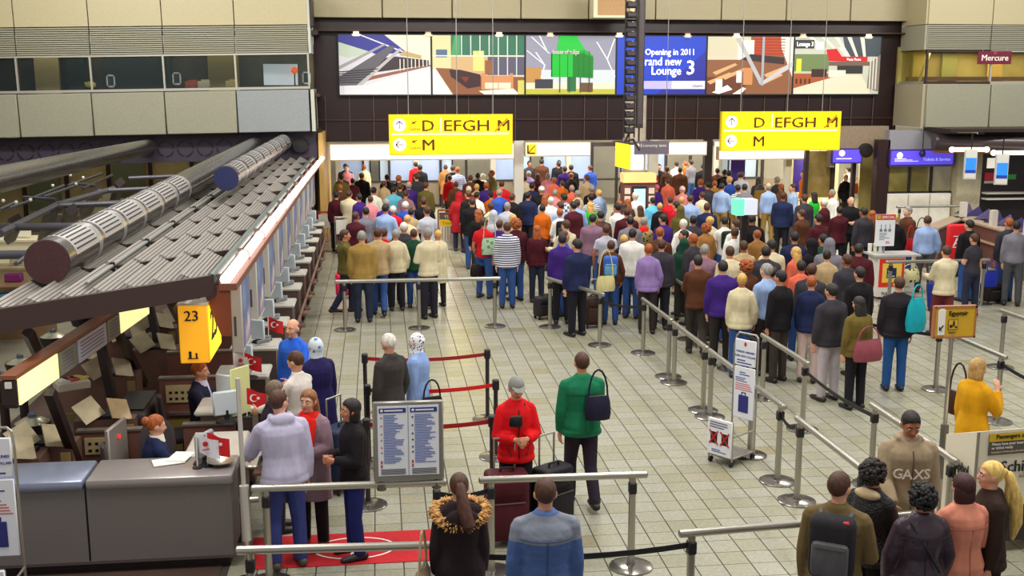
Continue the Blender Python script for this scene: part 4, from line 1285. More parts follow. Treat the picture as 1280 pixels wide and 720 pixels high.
t = thing('notice_board', 'white two-column notice board with blue headers clamped on the barrier', 'sign', (-.09, 10.0, 1.0))
MB().rbox((.31, -.02, .38), (.66, .04, .78), .012, 1).build('frame', mat('9d9a94', .35, .6), t)
MB().span((.025, -.045, .05), (.595, -.04, .73)).build('board', PAPER, t)
MB().span((.306, -.047, .05), (.314, -.045, .73)).build('divider', mat('9aa0b4', .5), t)
for x in (.04, .33):
    MB().span((x, -.048, .665), (x + .25, -.045, .71)).build('header', mat('22358c', .5), t)
    MB().ell((x + .025, -.05, .687), (.014, .003, .014), 8, 5).build('header_mark', WHITE, t)
    MB().span((x + .05, -.0495, .68), (x + .22, -.048, .695)).build('header_line', WHITE, t)
    lines(t, x + .04, x + .24, .17, .65, 30, mat('5a70b8', .6), -.048, seed=int(x * 100))
    lines(t, x + .01, x + .24, .06, .12, 5, mat('4a4a55', .6), -.048, False)
    for i, z in enumerate((.62, .54, .46, .4, .33, .28)):
        MB().ell((x + .02, -.047, z), (.009, .003, .009), 8, 5).build('bullet', mat('b06a70', .5) if x < .1 else BLACK, t)
    MB().span((x + .01, -.048, .13), (x + .025, -.045, .16)).span((x + .01, -.048, .17), (x + .025, -.045, .2)).build('warning_mark', mat('b03030', .5), t)
for x in (.05, .57):
    MB().cyl((x, 0, -.09), (x, 0, 0), .014).cyl((x, 0, -.1), (x, 0, -.04), .045).build('clamp', STEEL_D, t)


def suitcase_print(t, x, z, s, c='2a2f7c'):
    MB().rbox((x, -.026, z), (s, .006, s * 1.5), .002, 1).build('case_picture', mat(c, .5), t)
    MB().span((x - s * .22, -.028, z + s * .75), (x - s * .15, -.022, z + s * 1.0)).span((x + s * .15, -.028, z + s * .75), (x + s * .22, -.022, z + s * 1.0)).span((x - s * .22, -.028, z + s * .95), (x + s * .22, -.022, z + s * 1.02)).build('case_picture', mat(c, .5), t)


def notice_cart(loc, rz, label):
    t = thing('notice_cart', label, 'stand', loc, rz)
    fr = MB()
    for x in (-.19, .19):
        fr.tube([(x, 0, .08), (x, 0, 1.55), (x * .9, .02, 1.68), (x * .7, .02, 1.72)], .013)
    fr.cyl((-.14, .02, 1.72), (.14, .02, 1.72), .013)
    for z in (.12, .42):
        fr.tube([(-.19, 0, z), (-.19, -.5, z), (.19, -.5, z), (.19, 0, z)], .012)
    fr.cyl((-.19, -.5, .08), (-.19, -.5, .62), .012).cyl((.19, -.5, .08), (.19, -.5, .62), .012).cyl((-.19, -.5, .62), (.19, -.5, .62), .012)
    fr.build('frame', mat('a9a49c', .3, .7), t)
    MB().span((-.18, -.5, .1), (.18, 0, .12)).build('basket_floor', mat('6a655f', .5), t)
    b1 = MB().rbox((0, -.012, 1.46), (.34, .02, .36), .01, 1).build('top_notice', PAPER, t)
    MB().ell((0, -.026, 1.58), (.02, .004, .03), 8, 6).build('red_emblem', mat('d02020', .5), b1)
    text('TURKISH AIRLINES', .036, INK, b1, T(0, -.024, 1.46), 'CENTER', bold=.001)
    text('TURK HAVA YOLLARI', .034, INK, b1, T(0, -.024, 1.4), 'CENTER', bold=.001)
    lines(b1, -.13, .13, 1.3, 1.37, 2, INK, -.024)
    b2 = MB().rbox((0, -.012, .9), (.34, .02, .72), .01, 1).build('middle_notice', PAPER, t)
    lines(b2, -.08, .1, 1.14, 1.2, 2, INK, -.024)
    lines(b2, -.14, .14, 1.05, 1.12, 3, INK, -.024, seed=4)
    lines(b2, -.14, .15, .93, 1.04, 4, mat('c86a6a', .5), -.024, seed=5)
    suitcase_print(b2, 0, .75, .16)
    b3 = MB().rbox((0, -.52, .38), (.4, .02, .5), .02, 1).build('low_notice', PAPER, t)
    lines(b3, -.16, .16, .5, .6, 3, mat('6a6a80', .5), -.533, seed=6)
    for x in (-.09, .09):
        MB().rbox((x, -.532, .37), (.11, .004, .16), .002, 1).build('case_picture', BLACK, b3)
        MB().bar((x - .07, -.538, .28), (x + .07, -.538, .47), .02, .006, (0, 1, 0)).bar((x - .07, -.538, .47), (x + .07, -.538, .28), .02, .006, (0, 1, 0)).build('red_cross', mat('c81e1e', .5), b3)
    lines(b3, -.12, .12, .17, .22, 2, INK, -.533, seed=8)
    for x in (-.17, .17):
        for y in (-.48, 0):
            MB().cyl((x - .015, y, .04), (x + .015, y, .04), .04).build('castor', BLACK, t)
    return t


notice_cart((4.52, 13.0, 0), -.95, 'wheeled notice cart with baggage posters beside the long middle row').scale = (.93, .93, .93)
notice_cart((-3.42, 9.72, 0), .0, 'wheeled notice cart with baggage posters cut by the frame before the counter')
# tall white pole at the counter corner
t = thing('queue_pole', 'tall thin white pole on the near left barrier before the counter', 'pole', (-1.31, 10.02, 0))
MB().cyl((0, 0, .03), (-.03, .1, 2.0), .022, n=12).build('upper_tube', mat('d5d0c8', .3, .5), t)
MB().cyl((0, 0, .45), (-.008, .03, .98), .045, n=14).build('sleeve', mat('cfcac2', .3, .5), t)
put('base_plate', base_m2, t)
# carrier sign on a pole
t = thing('airline_sign', 'small mustard yellow airline sign on a tall thin pole', 'sign', gp(1172, 652, 0))
MB().cyl((0, 0, .02), (0, 0, 2.1), .022, n=12).build('pole', STEEL, t)
MB().cyl((.0, 0, .5), (0, 0, 1.1), .042, n=14).build('sleeve', STEEL_D, t)
SG = 2.06 - 1.14
put('base_plate', base_m2, t)
sg = MB().span((-.2, -.02, 1.14), (.24, .02, 1.46)).build('panel', mat('caa01c', .45), t)
sg.location.z = SG
t = sg
f = MB()
for a, c in (((-.21, -.025, 1.45), (.25, .025, 1.475)), ((-.21, -.025, 1.13), (.25, .025, 1.15)), ((-.22, -.025, 1.13), (-.2, .025, 1.475)), ((.23, -.025, 1.13), (.25, .025, 1.475))):
    f.span(a, c)
f.build('frame', mat('b87a50', .4, .4), t)
MB().rbox((-.135, -.024, 1.3), (.08, .006, .27), .003, 1).ell((-.135, -.024, 1.42), (.04, .003, .03), 10, 6).build('white_bar', WHITE, t)
text('Egyptair', .066, BLACK, t, T(-.06, -.024, 1.375), bold=.002)
MB().span((-.06, -.024, 1.22), (.05, -.022, 1.33)).build('pictogram_frame', mat('6a5010', .5), t)
MB().span((-.053, -.027, 1.227), (.043, -.024, 1.323)).build('pictogram_plate', mat('d8b030', .5), t)
MB().ell((.0, -.03, 1.31), (.01, .003, .01), 8, 5).box((0, -.03, 1.28), (.02, .004, .04)).box((-.03, -.03, 1.26), (.03, .004, .03)).box((.026, -.03, 1.25), (.02, .004, .02)).build('pictogram', BLACK, t)
text('Check-in', .022, BLACK, t, T(-.05, -.024, 1.185))
MB().bar((-.155, -.03, 1.22), (-.115, -.03, 1.27), .012, .004, (0, 1, 0)).bar((-.155, -.03, 1.22), (-.125, -.03, 1.22), .01, .004).bar((-.155, -.03, 1.22), (-.155, -.03, 1.255), .01, .004, (0, 1, 0)).build('arrow', BLACK, t)
# white stand with airport lettering
t = thing('boarding_stand', 'white wheeled information stand with yellow passenger notice at the right edge', 'stand', (5.81, 9.82, 0), .1)
WP = mat('e4dcc6', .5)
MB().add([(0, 0, .12), (1.05, 0, .12), (1.05, 0, 1.3), (0, 0, 1.3), (0, .5, .12), (1.05, .5, .12), (1.05, .5, 1.12), (0, .5, 1.12)], [(0, 1, 2, 3), (5, 4, 7, 6), (1, 5, 6, 2), (4, 0, 3, 7), (3, 2, 6, 7), (4, 5, 1, 0)]).build('body', WP, t)
MB().span((-.008, -.012, .12), (.02, .0, 1.3)).build('corner_post', mat('8c8676', .4), t)
MB().span((.02, -.006, .12), (1.05, .0, .5)).build('dark_foot_panel', mat('2a2024', .5), t)
MB().span((.13, -.012, 1.05), (1.0, .0, 1.27)).build('notice', mat('5d564e', .5), t)
MB().span((.13, -.016, 1.19), (1.0, -.012, 1.27)).build('notice_header', mat('d6b020', .5), t)
text('Passengers only', .062, BLACK, t, T(.2, -.018, 1.22), bold=.002)
text('Please have your boarding card', .04, WHITE, t, T(.16, -.014, 1.15))
text('or ticket ready', .04, WHITE, t, T(.16, -.014, 1.11))
text('Instapkaart of ticket gereedhouden a.u.b.', .026, mat('d0b8a0', .5), t, T(.16, -.014, 1.07))
text('Schiphol', .17, mat('1c2230', .5), t, T(.28, -.01, .86), bold=.004)
text('Amsterdam Airport', .05, mat('8a7858', .5), t, T(.5, -.01, .79))
for i in range(9):
    MB().span((.62 + i * .035, -.012, 1.0 - .01 * i), (.625 + i * .035, -.008, 1.02 + .0 * i)).build('logo_dash', mat('8a8274', .5), t)
MB().span((.04, -.01, .9), (.26, -.006, .93)).build('gold_line', mat('c8a860', .5), t)
text('Schiphol', .14, mat('1c2230', .5), t, T(-.006, .42, .82) @ Matrix.Rotation(-PI / 2, 4, 'Z'), bold=.003, sx=.7)
for x in (.08, .97):
    for y in (.06, .44):
        MB().cyl((x - .02, y, .05), (x + .02, y, .05), .05).box((x, y, .1), (.04, .05, .04)).build('castor', BLACK, t)
# lamp post in the crowd
t = thing('queue_light', 'dark post with a green and white lit queue light box in the crowd', 'light', (7.35, 21.6, 0))
MB().span((-.06, -.06, 0), (.06, .06, 2.05)).build('post', mat('1c1518', .4), t)
MB().span((-.2, -.16, 2.05), (.22, .16, 2.36)).build('white_face', mat('cfd8e8', .4, emit=.4), t)
MB().span((-.22, -.17, 2.04), (-.06, .17, 2.37)).build('green_face', mat('6af0b4', .4, emit=.7), t)
MB().lathe([(.2, 0), (.2, .02), (.08, .03)], 20).build('base_plate', BLACK, t)
# poster stands at the counter in the back
t = thing('poster_counter', 'white counter with red and yellow poster front', 'counter', (10.75, 22.6, 0))
MB().span((0, 0, .06), (.62, .5, .95)).build('body', mat('ddd6d0', .5), t)
MB().span((.03, -.012, .28), (.6, 0, .9)).build('red_poster', mat('d83018', .5), t)
MB().span((.1, -.016, .38), (.54, -.012, .8)).build('yellow_print', mat('ecc850', .5), t)
MB().span((.2, -.02, .48), (.42, -.016, .7)).build('blue_print', mat('1c2258', .5), t)
text('TUL', .06, WHITE, t, T(.22, -.022, .6))
lines(t, .22, .4, .5, .58, 2, WHITE, -.022)
MB().span((-.1, -.05, .95), (.95, .55, .99)).build('counter_top', mat('b9b6b2', .35), t)
for x in (.1, .5):
    MB().cyl((x, .1, .03), (x + .03, .1, .03), .03).build('castor', BLACK, t)
text('TUI', .09, BLACK, t, T(.1, -.014, .1), bold=.003)
t = thing('price_board', 'white notice with red header standing on the poster counter', 'sign', (11.0, 22.9, .99))
MB().span((-.22, -.015, .15), (.22, .015, .85)).build('board', mat('e9ecf2', .5), t)
MB().span((-.22, -.02, .73), (.22, -.015, .85)).build('header', mat('d0301c', .5), t)
text('SPECIAL', .085, WHITE, t, T(-.1, -.024, .76), bold=.002)
MB().span((-.2, -.024, .75), (-.12, -.02, .83)).build('logo_plate', mat('d8a020', .5), t)
for x in (-.1, 0, .1):
    MB().cyl((x, -.018, .5), (x, -.024, .5), .035).box((x, -.02, .58), (.015, .006, .1)).build('ring_print', mat('7a8298', .5), t)
lines(t, -.13, .12, .28, .45, 5, mat('8a92a8', .5), -.02, seed=9)
lines(t, .02, .16, .2, .26, 2, mat('c03a40', .5), -.02, seed=3)
MB().cyl((0, .0, 0), (0, .0, .15), .02).build('stem', STEEL, t)
for k in range(3):
    tag(MB().lathe([(.04, 0), (.045, .16), (.05, .2)], 12).build('leaflet_cup', mat(('e9e6e0', 'd8dcb8', 'c9d0d8')[k], .5)), ('white', 'pale green', 'pale grey')[k] + ' leaflet cup on the poster counter', 'cup').location = (10.5 + .12 * k + .2, 22.95, .99)
# far right counter with zigzag top
t = thing('zigzag_counter', 'long brown counter with violet zigzag screens at the right edge', 'counter', (15.3, 30.5, 0))
pts = [gp(u, v, 1.05) - V((15.3, 30.5, 1.05)) for u, v in ((1164, 284), (1199, 270), (1257, 286), (1310, 303))]
for a, c in zip(pts, pts[1:]):
    MB().bar(a + V((0, 0, .5)), c + V((0, 0, .5)), .3, 1.0).build('front_panel', mat('6c4640', .5), t)
    MB().bar(a + V((-.18, 0, .62)), c + V((-.18, 0, .62)), .05, .05).build('bumper_rail', mat('b59a7c', .4), t)
    MB().bar(a + V((0, 0, 1.02)), c + V((0, 0, 1.02)), .4, .05).build('counter_top', mat('a8927c', .4), t)
for k in range(9):
    p = pts[1].lerp(pts[3], k / 8) + V((.12, .5, -.05))
    MB().add([p + V((0, 0, 1.1)), p + V((.6, 0, 1.1)), p + V((.3, -.25, 1.42)), p + V((.3, .25, 1.1))], [(0, 1, 2), (1, 3, 2), (3, 0, 2), (0, 3, 1)]).build('zigzag_screen', mat('6a5cb0' if k % 2 else '9a8ed0', .4), t)
    if k % 3 == 1:
        MB().span(p + V((-.1, -.1, 1.0)), p + V((.05, .05, 1.5))).build('divider_post', mat('cfc8bc', .4), t)
tag(MB().rbox((0, 0, .5), (.46, .14, .88), .07, 3).build('red_banner', mat('d81020', .5)), 'red rounded banner board with white letter before the brown counter', 'sign').location = gp(1191, 346, 0) + V((0, 0, .36))
o = bpy.data.objects['red_banner']
text('A', .3, WHITE, o, T(0, -.075, .4), 'CENTER', bold=.01)
MB().span((-.1, -.078, .37), (.1, -.07, .39)).span((-.1, -.078, .64), (.1, -.07, .66)).build('white_bar', WHITE, o)
MB().span((-.18, -.02, -.36), (.18, .02, .1)).build('foot', BLACK, o)

# ================================================================ PEOPLE
def remesh(mb, voxel, name, mats, smooth=2):
    me = bpy.data.meshes.new('t')
    me.from_pydata(mb.v, [], mb.f)
    o = bpy.data.objects.new('t', me)
    COL.objects.link(o)
    r = o.modifiers.new('r', 'REMESH')
    r.mode = 'VOXEL'
    r.voxel_size = voxel
    r.use_smooth_shade = True
    if smooth:
        sm = o.modifiers.new('s', 'SMOOTH')
        sm.factor = .5
        sm.iterations = smooth
    dg = bpy.context.evaluated_depsgraph_get()
    out = bpy.data.meshes.new_from_object(o.evaluated_get(dg))
    bpy.data.objects.remove(o)
    bpy.data.meshes.remove(me)
    out.name = name
    out.materials.clear()
    for m in mats:
        out.materials.append(m)
    return out


ARMS = {'down': ((.13, .02, -1), (.02, .14, -1)), 'fwd': ((.05, .4, -.9), (-.05, .95, .0)), 'bent': ((.22, .1, -1), (-.55, .75, .05)), 'pocket': ((.32, -.12, -1), (-.2, .5, -.8)),
        'phone': ((.2, .45, -.8), (-.35, .35, .9)), 'desk': ((.25, .5, -.75), (-.1, .9, -.35)), 'swing': ((.1, .3, -1), (0, .5, -.9)), 'back': ((.1, -.25, -1), (.02, .05, -1)), 'rail': ((.12, .35, -.95), (-.1, .75, -.55)), 'bag': ((.3, .05, -1), (-.05, .3, -.9))}
LEGS = {'stand': (((.03, 0, -1), (.02, -.02, -1)), ((.03, 0, -1), (.02, -.02, -1))), 'walk': (((0, .32, -1), (0, -.02, -1)), ((0, -.16, -1), (0, -.5, -.9))), 'sit': (((.12, 1, -.08), (0, .05, -1)), ((.12, 1, -.08), (0, .05, -1))),
        'shift': (((.05, .08, -1), (.02, -.1, -1)), ((.08, .0, -1), (.03, -.02, -1)))}


class Fig:
    """one posed figure: joints first, then body, clothes and hair around them"""

    def __init__(s, h=1.75, sex='m', arms=('down', 'down'), legs='stand', lean=0., yaw=0., nod=0., build=1.):
        s.h, s.sex = h, sex
        k = s.k = h / 1.75
        f = sex == 'f'
        s.legs, s.build = legs, build
        s.L = {}
        hip = V((0, 0, .91))
        U = V((0, math.sin(lean), math.cos(lean)))
        F = V((0, math.cos(lean), -math.sin(lean)))
        X = V((1, 0, 0))
        s.U, s.F = U, F
        ank = []
        s.leg = []
        for i, sd in enumerate((-1, 1)):
            a, b_ = LEGS[legs][i]
            p = hip + V((sd * .088, 0, -.02))
            kn = p + V((a[0] * sd, a[1], a[2])).normalized() * .43
            an = kn + V((b_[0] * sd, b_[1], b_[2])).normalized() * .40
            s.leg.append([p, kn, an])
            ank.append(an.z)
        dz = .075 - min(ank)
        hip.z += dz
        for lg in s.leg:
            for q in lg:
                q.z += dz
        s.hip = hip
        s.at = lambda t, y=0., x=0.: hip + U * t + F * y + X * x
        s.arm = []
        sw = .15 if f else .172
        for i, sd in enumerate((-1, 1)):
            a, b_ = ARMS[arms[i]] if isinstance(arms[i], str) else arms[i]
            p = s.at(.472, 0, sd * sw * build)
            e = p + (X * a[0] * sd + F * a[1] + U * a[2]).normalized() * .285
            wr_ = e + (X * b_[0] * sd + F * b_[1] + U * b_[2]).normalized() * .245
            s.arm.append([p, e, wr_])
        s.hc = s.at(.712, .02)
        s.HR = (Matrix.Rotation(-lean * .4, 3, 'X') @ Matrix.Rotation(yaw, 3, 'Z') @ Matrix.Rotation(-nod, 3, 'X'))

    def torso(s, mb, m, t0, t1=.56, flare=0., chest=0.):
        f = s.sex == 'f'
        prof = ((-.09, .10, .09), (-.04, .158, .115), (.03, .168 if not f else .178, .12), (.12, .150, .105), (.2, .142 if not f else .126, .1), (.32, .16 if not f else .142, .112 if not f else .118), (.42, .174 if not f else .15, .118), (.475, .166 if not f else .142, .102), (.51, .128 if not f else .112, .084), (.535, .092, .07), (.56, .062, .06))
        rings = []
        if t0 < -.09:
            n = 4
            for i in range(n):
                t = t0 + (-.06 - t0) * i / n
                g_ = 1 + flare * (1 - i / n)
                rings.append((s.at(t), V((1, 0, 0)) * ((.172 * s.build + m) * g_), s.F * ((.125 * s.build + m) * g_)))
        for t, rx, ry in prof:
            if t < max(t0, -.09) - 1e-6 or t > t1 + 1e-6 or (t0 < -.09 and t < 0):
                continue
            rings.append((s.at(t, chest if .3 < t < .45 else 0), V((1, 0, 0)) * (rx * s.build + m), s.F * (ry * s.build + m)))
        mb.loft(rings, 18)

    def slope(s, mb, m):
        for p, e, w_ in s.arm:
            sd = 1 if p.x > 0 else -1
            mb.limb([s.at(.535, -.01, sd * .04), s.at(.505, -.005, sd * .1 * s.build), p + s.U * .012 - V((sd * .02, 0, 0))], [.05 + m, .047 + m, .046 + m])

    def out(s, mb):
        k = s.k
        mb.v = [(x * k, y * k, z * k) for x, y, z in mb.v]
        return mb

    def body(s, voxel):
        mb = MB()
        s.torso(mb, -.004, -.09)
        s.slope(mb, -.006)
        mb.limb([s.at(.53), s.at(.6, .012), s.hc + s.HR @ V((0, -.012, -.05))], [.062, .054, .055])
        H = s.HR
        c = s.hc
        mb.ell(c + H @ V((0, -.004, .012)), (.074, .094, .106), 16, 12, H)
        mb.ell(c + H @ V((0, .026, -.058)), (.053, .062, .06), 14, 10, H)
        mb.ell(c + H @ V((0, .06, -.098)), (.026, .026, .018), 10, 8, H)
        mb.limb([c + H @ V((0, .086, .012)), c + H @ V((0, .106, -.03))], [.010, .016], 8)
        mb.limb([c + H @ V((-.05, .078, .022)), c + H @ V((.05, .078, .022))], [.012, .012], 8)
        for sd in (-1, 1):
            mb.ell(c + H @ V((sd * .078, -.008, -.008)), (.013, .024, .034), 10, 8, H)
            mb.ell(c + H @ V((sd * .036, .062, -.03)), (.028, .026, .028), 10, 8, H)
        for i, (p, e, w_) in enumerate(s.arm):
            sd = -1 if i == 0 else 1
            mb.limb([p, p.lerp(e, .5), e, e.lerp(w_, .35), w_], [.052, .046, .041, .04, .028])
            d = (w_ - e).normalized()
            n = (V((-sd, 0, 0)) + s.F * .25)
            n = (n - d * n.dot(d)).normalized()
            b_ = d.cross(n)
            if b_.dot(s.F) < 0:
                b_ = -b_
            mb.limb([w_, w_ + d * .045, w_ + d * .085], [(.027, .02), (.036, .017), (.038, .015)], 10, ref=b_)
            for j, (o_, ln) in enumerate(((-.036, .062), (-.012, .074), (.013, .078), (.037, .07))):
                q = w_ + d * .085 + b_ * o_
                dd = (d + b_ * o_ * 3.2).normalized()
                q2 = q + dd * ln * .55 + n * .008
                q3 = q2 + (dd * .75 + n * .7).normalized() * ln * .5
                mb.limb([q - d * .02, q, q2, q3], [.010, .010, .0095, .008], 8)
            q = w_ + d * .03 + b_ * .028
            mb.limb([q, q + (d * .6 + b_ * .75 + n * .3) * .05, q + (d * 1.2 + b_ * .95 + n * .6) * .06], [.013, .0115, .009], 8)
        for p, kn, an in s.leg:
            mb.limb([p, p.lerp(kn, .45), kn, kn.lerp(an, .3), an], [.088, .075, .056, .056, .038])
            mb.limb([an + V((0, -.045, -.035)), an + V((0, .05, -.035)), an + V((0, .16, -.045))], [.04, .042, .032], ref=(1, 0, 0))
        return remesh(s.out(mb), voxel, 'body', [], 2)

    def top(s, kind, voxel):
        mb = MB()
        m, hem, fl_ = {'jacket': (.03, -.09, .0), 'shirt': (.017, -.085, 0), 'tee': (.014, -.085, 0), 'coat': (.034, -.36, .12), 'longcoat': (.036, -.62, .3), 'hoodie': (.034, -.07, 0), 'vest': (.03, -.08, 0), 'suit': (.026, -.13, .04)}[kind]
        s.torso(mb, m, hem if s.legs != 'sit' else max(hem, -.06), .56, fl_)
        s.slope(mb, m * .55)
        if kind in ('jacket', 'hoodie') and s.legs != 'sit':
            mb.loft([(s.at(hem), V((.168 * s.build + m, 0, 0)), s.F * (.12 + m)), (s.at(hem + .025), V((.182 * s.build + m, 0, 0)), s.F * (.132 + m)), (s.at(hem + .06), V((.178 * s.build + m, 0, 0)), s.F * (.128 + m)), (s.at(hem + .075), V((.16 * s.build + m, 0, 0)), s.F * (.115 + m))], 18)
        if kind in ('jacket', 'coat', 'longcoat', 'suit'):
            mb.loft([(s.at(.535, -.012), V((.098, 0, 0)), s.F * .09), (s.at(.565, -.008), V((.092, 0, 0)), s.F * .088), (s.at(.59, -.006), V((.08, 0, 0)), s.F * .08)], 16)
        mb.loft([(s.at(.535, -.004), V((.085, 0, 0)), s.F * .08), (s.at(.575, 0), V((.072, 0, 0)), s.F * .072), (s.at(.60, .004), V((.069, 0, 0)), s.F * .07)], 16)
        for p, e, w_ in s.arm:
            d = (w_ - e).normalized()
            if kind == 'tee':
                q = p.lerp(e, .62)
                mb.limb([p, p.lerp(e, .3), q], [.062, .061, .06], r1=False)
            elif kind == 'vest':
                mb.limb([p, p.lerp(e, .15)], [.06, .06], r1=False)
            else:
                g_ = m * .85
                mb.limb([p, p.lerp(e, .5), e, e.lerp(w_, .4), w_ - d * .005], [.046 + g_, .047 + g_, .045 + g_, .042 + g_, .034 + g_ * .7], r1=False)
        if kind == 'hoodie':
            mb.ell(s.at(.55, -.085), (.115, .055, .075), 14, 10)
            mb.limb([s.at(.57, -.06, -.09), s.at(.585, .03, -.09), s.at(.54, .085, -.03)], [.032, .03, .022])
            mb.limb([s.at(.57, -.06, .09), s.at(.585, .03, .09), s.at(.54, .085, .03)], [.032, .03, .022])
        return remesh(s.out(mb), voxel, 'upper_clothing', [], 1)

    def bottom(s, kind, voxel):
        mb = MB()
        if kind == 'skirt':
            mb.loft([(s.at(-.46), V((.22, 0, 0)), s.F * .19), (s.at(-.2), V((.2, 0, 0)), s.F * .165), (s.at(.02), V((.185, 0, 0)), s.F * .135), (s.at(.13), V((.16, 0, 0)), s.F * .115)], 18)
        else:
            s.torso(mb, .012, -.09, .12)
            end = .99 if kind == 'trousers' else .25
            for p, kn, an in s.leg:
                if kind == 'trousers':
                    mb.limb([p, p.lerp(kn, .45), kn, kn.lerp(an, .4), kn.lerp(an, 1.03)], [.104, .091, .074, .072, .064], r1=False)
                else:
                    mb.limb([p, p.lerp(kn, .45), kn], [.104, .096, .086], r1=False)
        return remesh(s.out(mb), voxel, 'trousers' if kind != 'skirt' else 'skirt', [], 1)

    def shoe(s, i):
        p, kn, an = s.leg[i]
        mb = MB()
        mb.limb([an + V((0, -.05, -.03)), an + V((0, .05, -.032)), an + V((0, .185, -.045))], [(.046, .045), (.05, .042), (.038, .03)], 12)
        mb.limb([an + V((0, -.02, -.02)), an + V((0, -.01, .05))], [.046, .048], 12, r1=False)
        return s.out(mb).mesh('shoe', [None], 60)

    def hair(s, style):
        mb = MB()
        H, c = s.HR, s.hc

        def cap(r, off=(0, -.012, .026), cut=.03, low=-.075, n=20, top=.068):
            q = MB().ell(off, r, n, 14)
            out = []
            for x, y, z in q.v:
                if z < top:
                    f_ = min(1, (top - z) / .05)
                    lim = .075 + (cut - .075) * f_
                    y = min(y, lim)
                z = max(z, low + .25 * max(0, y + .02))
                out.append((x, y, z))
            mb.add(out, q.f)
        if style in ('short', 'cap', 'pony', 'bun', 'bald'):
            if style == 'bald':
                mb.loft([((0, -.03, -.065), (.06, 0, 0), (0, .055, 0)), ((0, -.028, -.03), (.081, 0, 0), (0, .075, 0)), ((0, -.03, .03), (.083, 0, 0), (0, .077, 0)), ((0, -.04, .055), (.066, 0, 0), (0, .055, 0))], 20)
            else:
                cap((.082, .103, .101))
        if style == 'cap':
            mb.v, mb.f, mb.mi = [], [], []
            cap((.086, .108, .104), low=.0, cut=.06, top=.03)
            mb.loft([((0, .08, .035), (.07, 0, 0), (0, .03, .004)), ((0, .085, .043), (.07, 0, 0), (0, .075, -.012)), ((0, .08, .052), (.066, 0, 0), (0, .03, 0))], 16)
        if style == 'pony':
            mb.ell((0, -.112, .03), (.032, .03, .032), 10, 8)
            mb.limb([(0, -.12, .03), (0, -.16, -.04), (0, -.155, -.16), (0, -.14, -.3)], [.026, .036, .033, .012], 10)
        if style == 'bun':
            mb.ell((0, -.115, .05), (.048, .045, .048), 12, 9)
        if style == 'bob':
            cap((.09, .108, .104), low=-.1)
            mb.loft([((0, -.035, -.135), (.078, 0, 0), (0, .052, 0)), ((0, -.032, -.1), (.094, 0, 0), (0, .07, 0)), ((0, -.03, .0), (.092, 0, 0), (0, .078, 0)), ((0, -.02, .05), (.08, 0, 0), (0, .07, 0))], 18)
        if style == 'long':
            cap((.087, .107, .103), low=-.1)
            mb.loft([((0, -.08, -.3), (.07, 0, 0), (0, .03, 0)), ((0, -.075, -.2), (.1, 0, 0), (0, .05, 0)), ((0, -.055, -.1), (.1, 0, 0), (0, .065, 0)), ((0, -.035, .0), (.092, 0, 0), (0, .075, 0)), ((0, -.02, .05), (.08, 0, 0), (0, .07, 0))], 18)
        if style == 'curly':
            r = random.Random(3)
            cap((.09, .11, .108), low=-.09)
            for i in range(220):
                a, t = r.uniform(0, 2 * PI), math.acos(r.uniform(-.75, 1))
                d = V((math.sin(t) * math.cos(a), math.sin(t) * math.sin(a), math.cos(t)))
                if d.y > .35 and d.z < .5:
                    continue
                mb.ell(V((0, -.02, .015)) + V((d.x * .102, d.y * .114, d.z * .112)), [r.uniform(.014, .026)] * 3, 7, 5)
        if style == 'hood':
            cap((.1, .12, .122), cut=.065, low=-.12, top=.09)
            mb.loft([((0, -.04, -.19), (.13, 0, 0), (0, .085, 0)), ((0, -.035, -.12), (.105, 0, 0), (0, .085, 0)), ((0, -.03, 0), (.1, 0, 0), (0, .095, 0))], 18)
        if style == 'scarf':
            cap((.09, .11, .113), cut=.07, low=-.12, top=.085)
            mb.loft([((0, -.03, -.24), (.15, 0, 0), (0, .1, 0)), ((0, -.01, -.17), (.1, 0, 0), (0, .095, 0)), ((0, .0, -.1), (.078, 0, 0), (0, .088, 0)), ((0, -.02, -.03), (.086, 0, 0), (0, .085, 0))], 18)
        mb.v = [tuple(c + H @ V(q)) for q in mb.v]
        return s.out(mb).mesh('hair', [None], 70)

    def face(s):
        mb = MB()
        H, c = s.HR, s.hc
        for sd in (-1, 1):
            mb.cur = 0
            mb.ell((sd * .031, .084, .004), (.014, .009, .008), 10, 6)
            mb.cur = 1
            mb.ell((sd * .031, .0915, .004), (.007, .003, .007), 8, 6)
            mb.bar((sd * .014, .094, .026), (sd * .05, .083, .029), .008, .007)
        mb.cur = 2
        mb.ell((0, .087, -.066), (.025, .009, .008), 10, 6)
        mb.v = [tuple(c + H @ V(q)) for q in mb.v]
        return s.out(mb).mesh('facial_features', [mat('efe6de', .4), mat('2a1a16', .5), mat('a8483e', .5)], 60)


HAIRC = {'d': '1d1513', 'b': '4a2a1a', 'g': '8f8a86', 'w': 'd9d4cc', 'y': 'cfa45a', 'r': '9c4f1e', 'k': '0f0d10', 'm': '3a1416'}
HWORD = {'d': 'dark', 'b': 'brown', 'g': 'grey', 'w': 'white', 'y': 'blond', 'r': 'ginger', 'k': 'black', 'm': 'dark red'}
SKINS = ('d9a184', 'cf9274', 'c88568', 'e0ae90', 'a86a4a')


def setm(o, m):
    for sl in o.material_slots:
        sl.link = 'OBJECT'
        sl.material = m
    return o


def dress(root, parts, mats):
    for key, name in (('body', 'body'), ('top', None), ('bottom', None), ('hair', None), ('shoe0', 'shoe'), ('shoe1', 'shoe'), ('face', 'facial_features')):
        me = parts.get(key)
        if me is None:
            continue
        o = put(mats.get(key + '_name') or name or me.name, me, root)
        m = mats.get('shoe' if key.startswith('shoe') else key)
        if m is not None:
            if not len(me.materials):
                me.materials.append(None)
            setm(o, m)


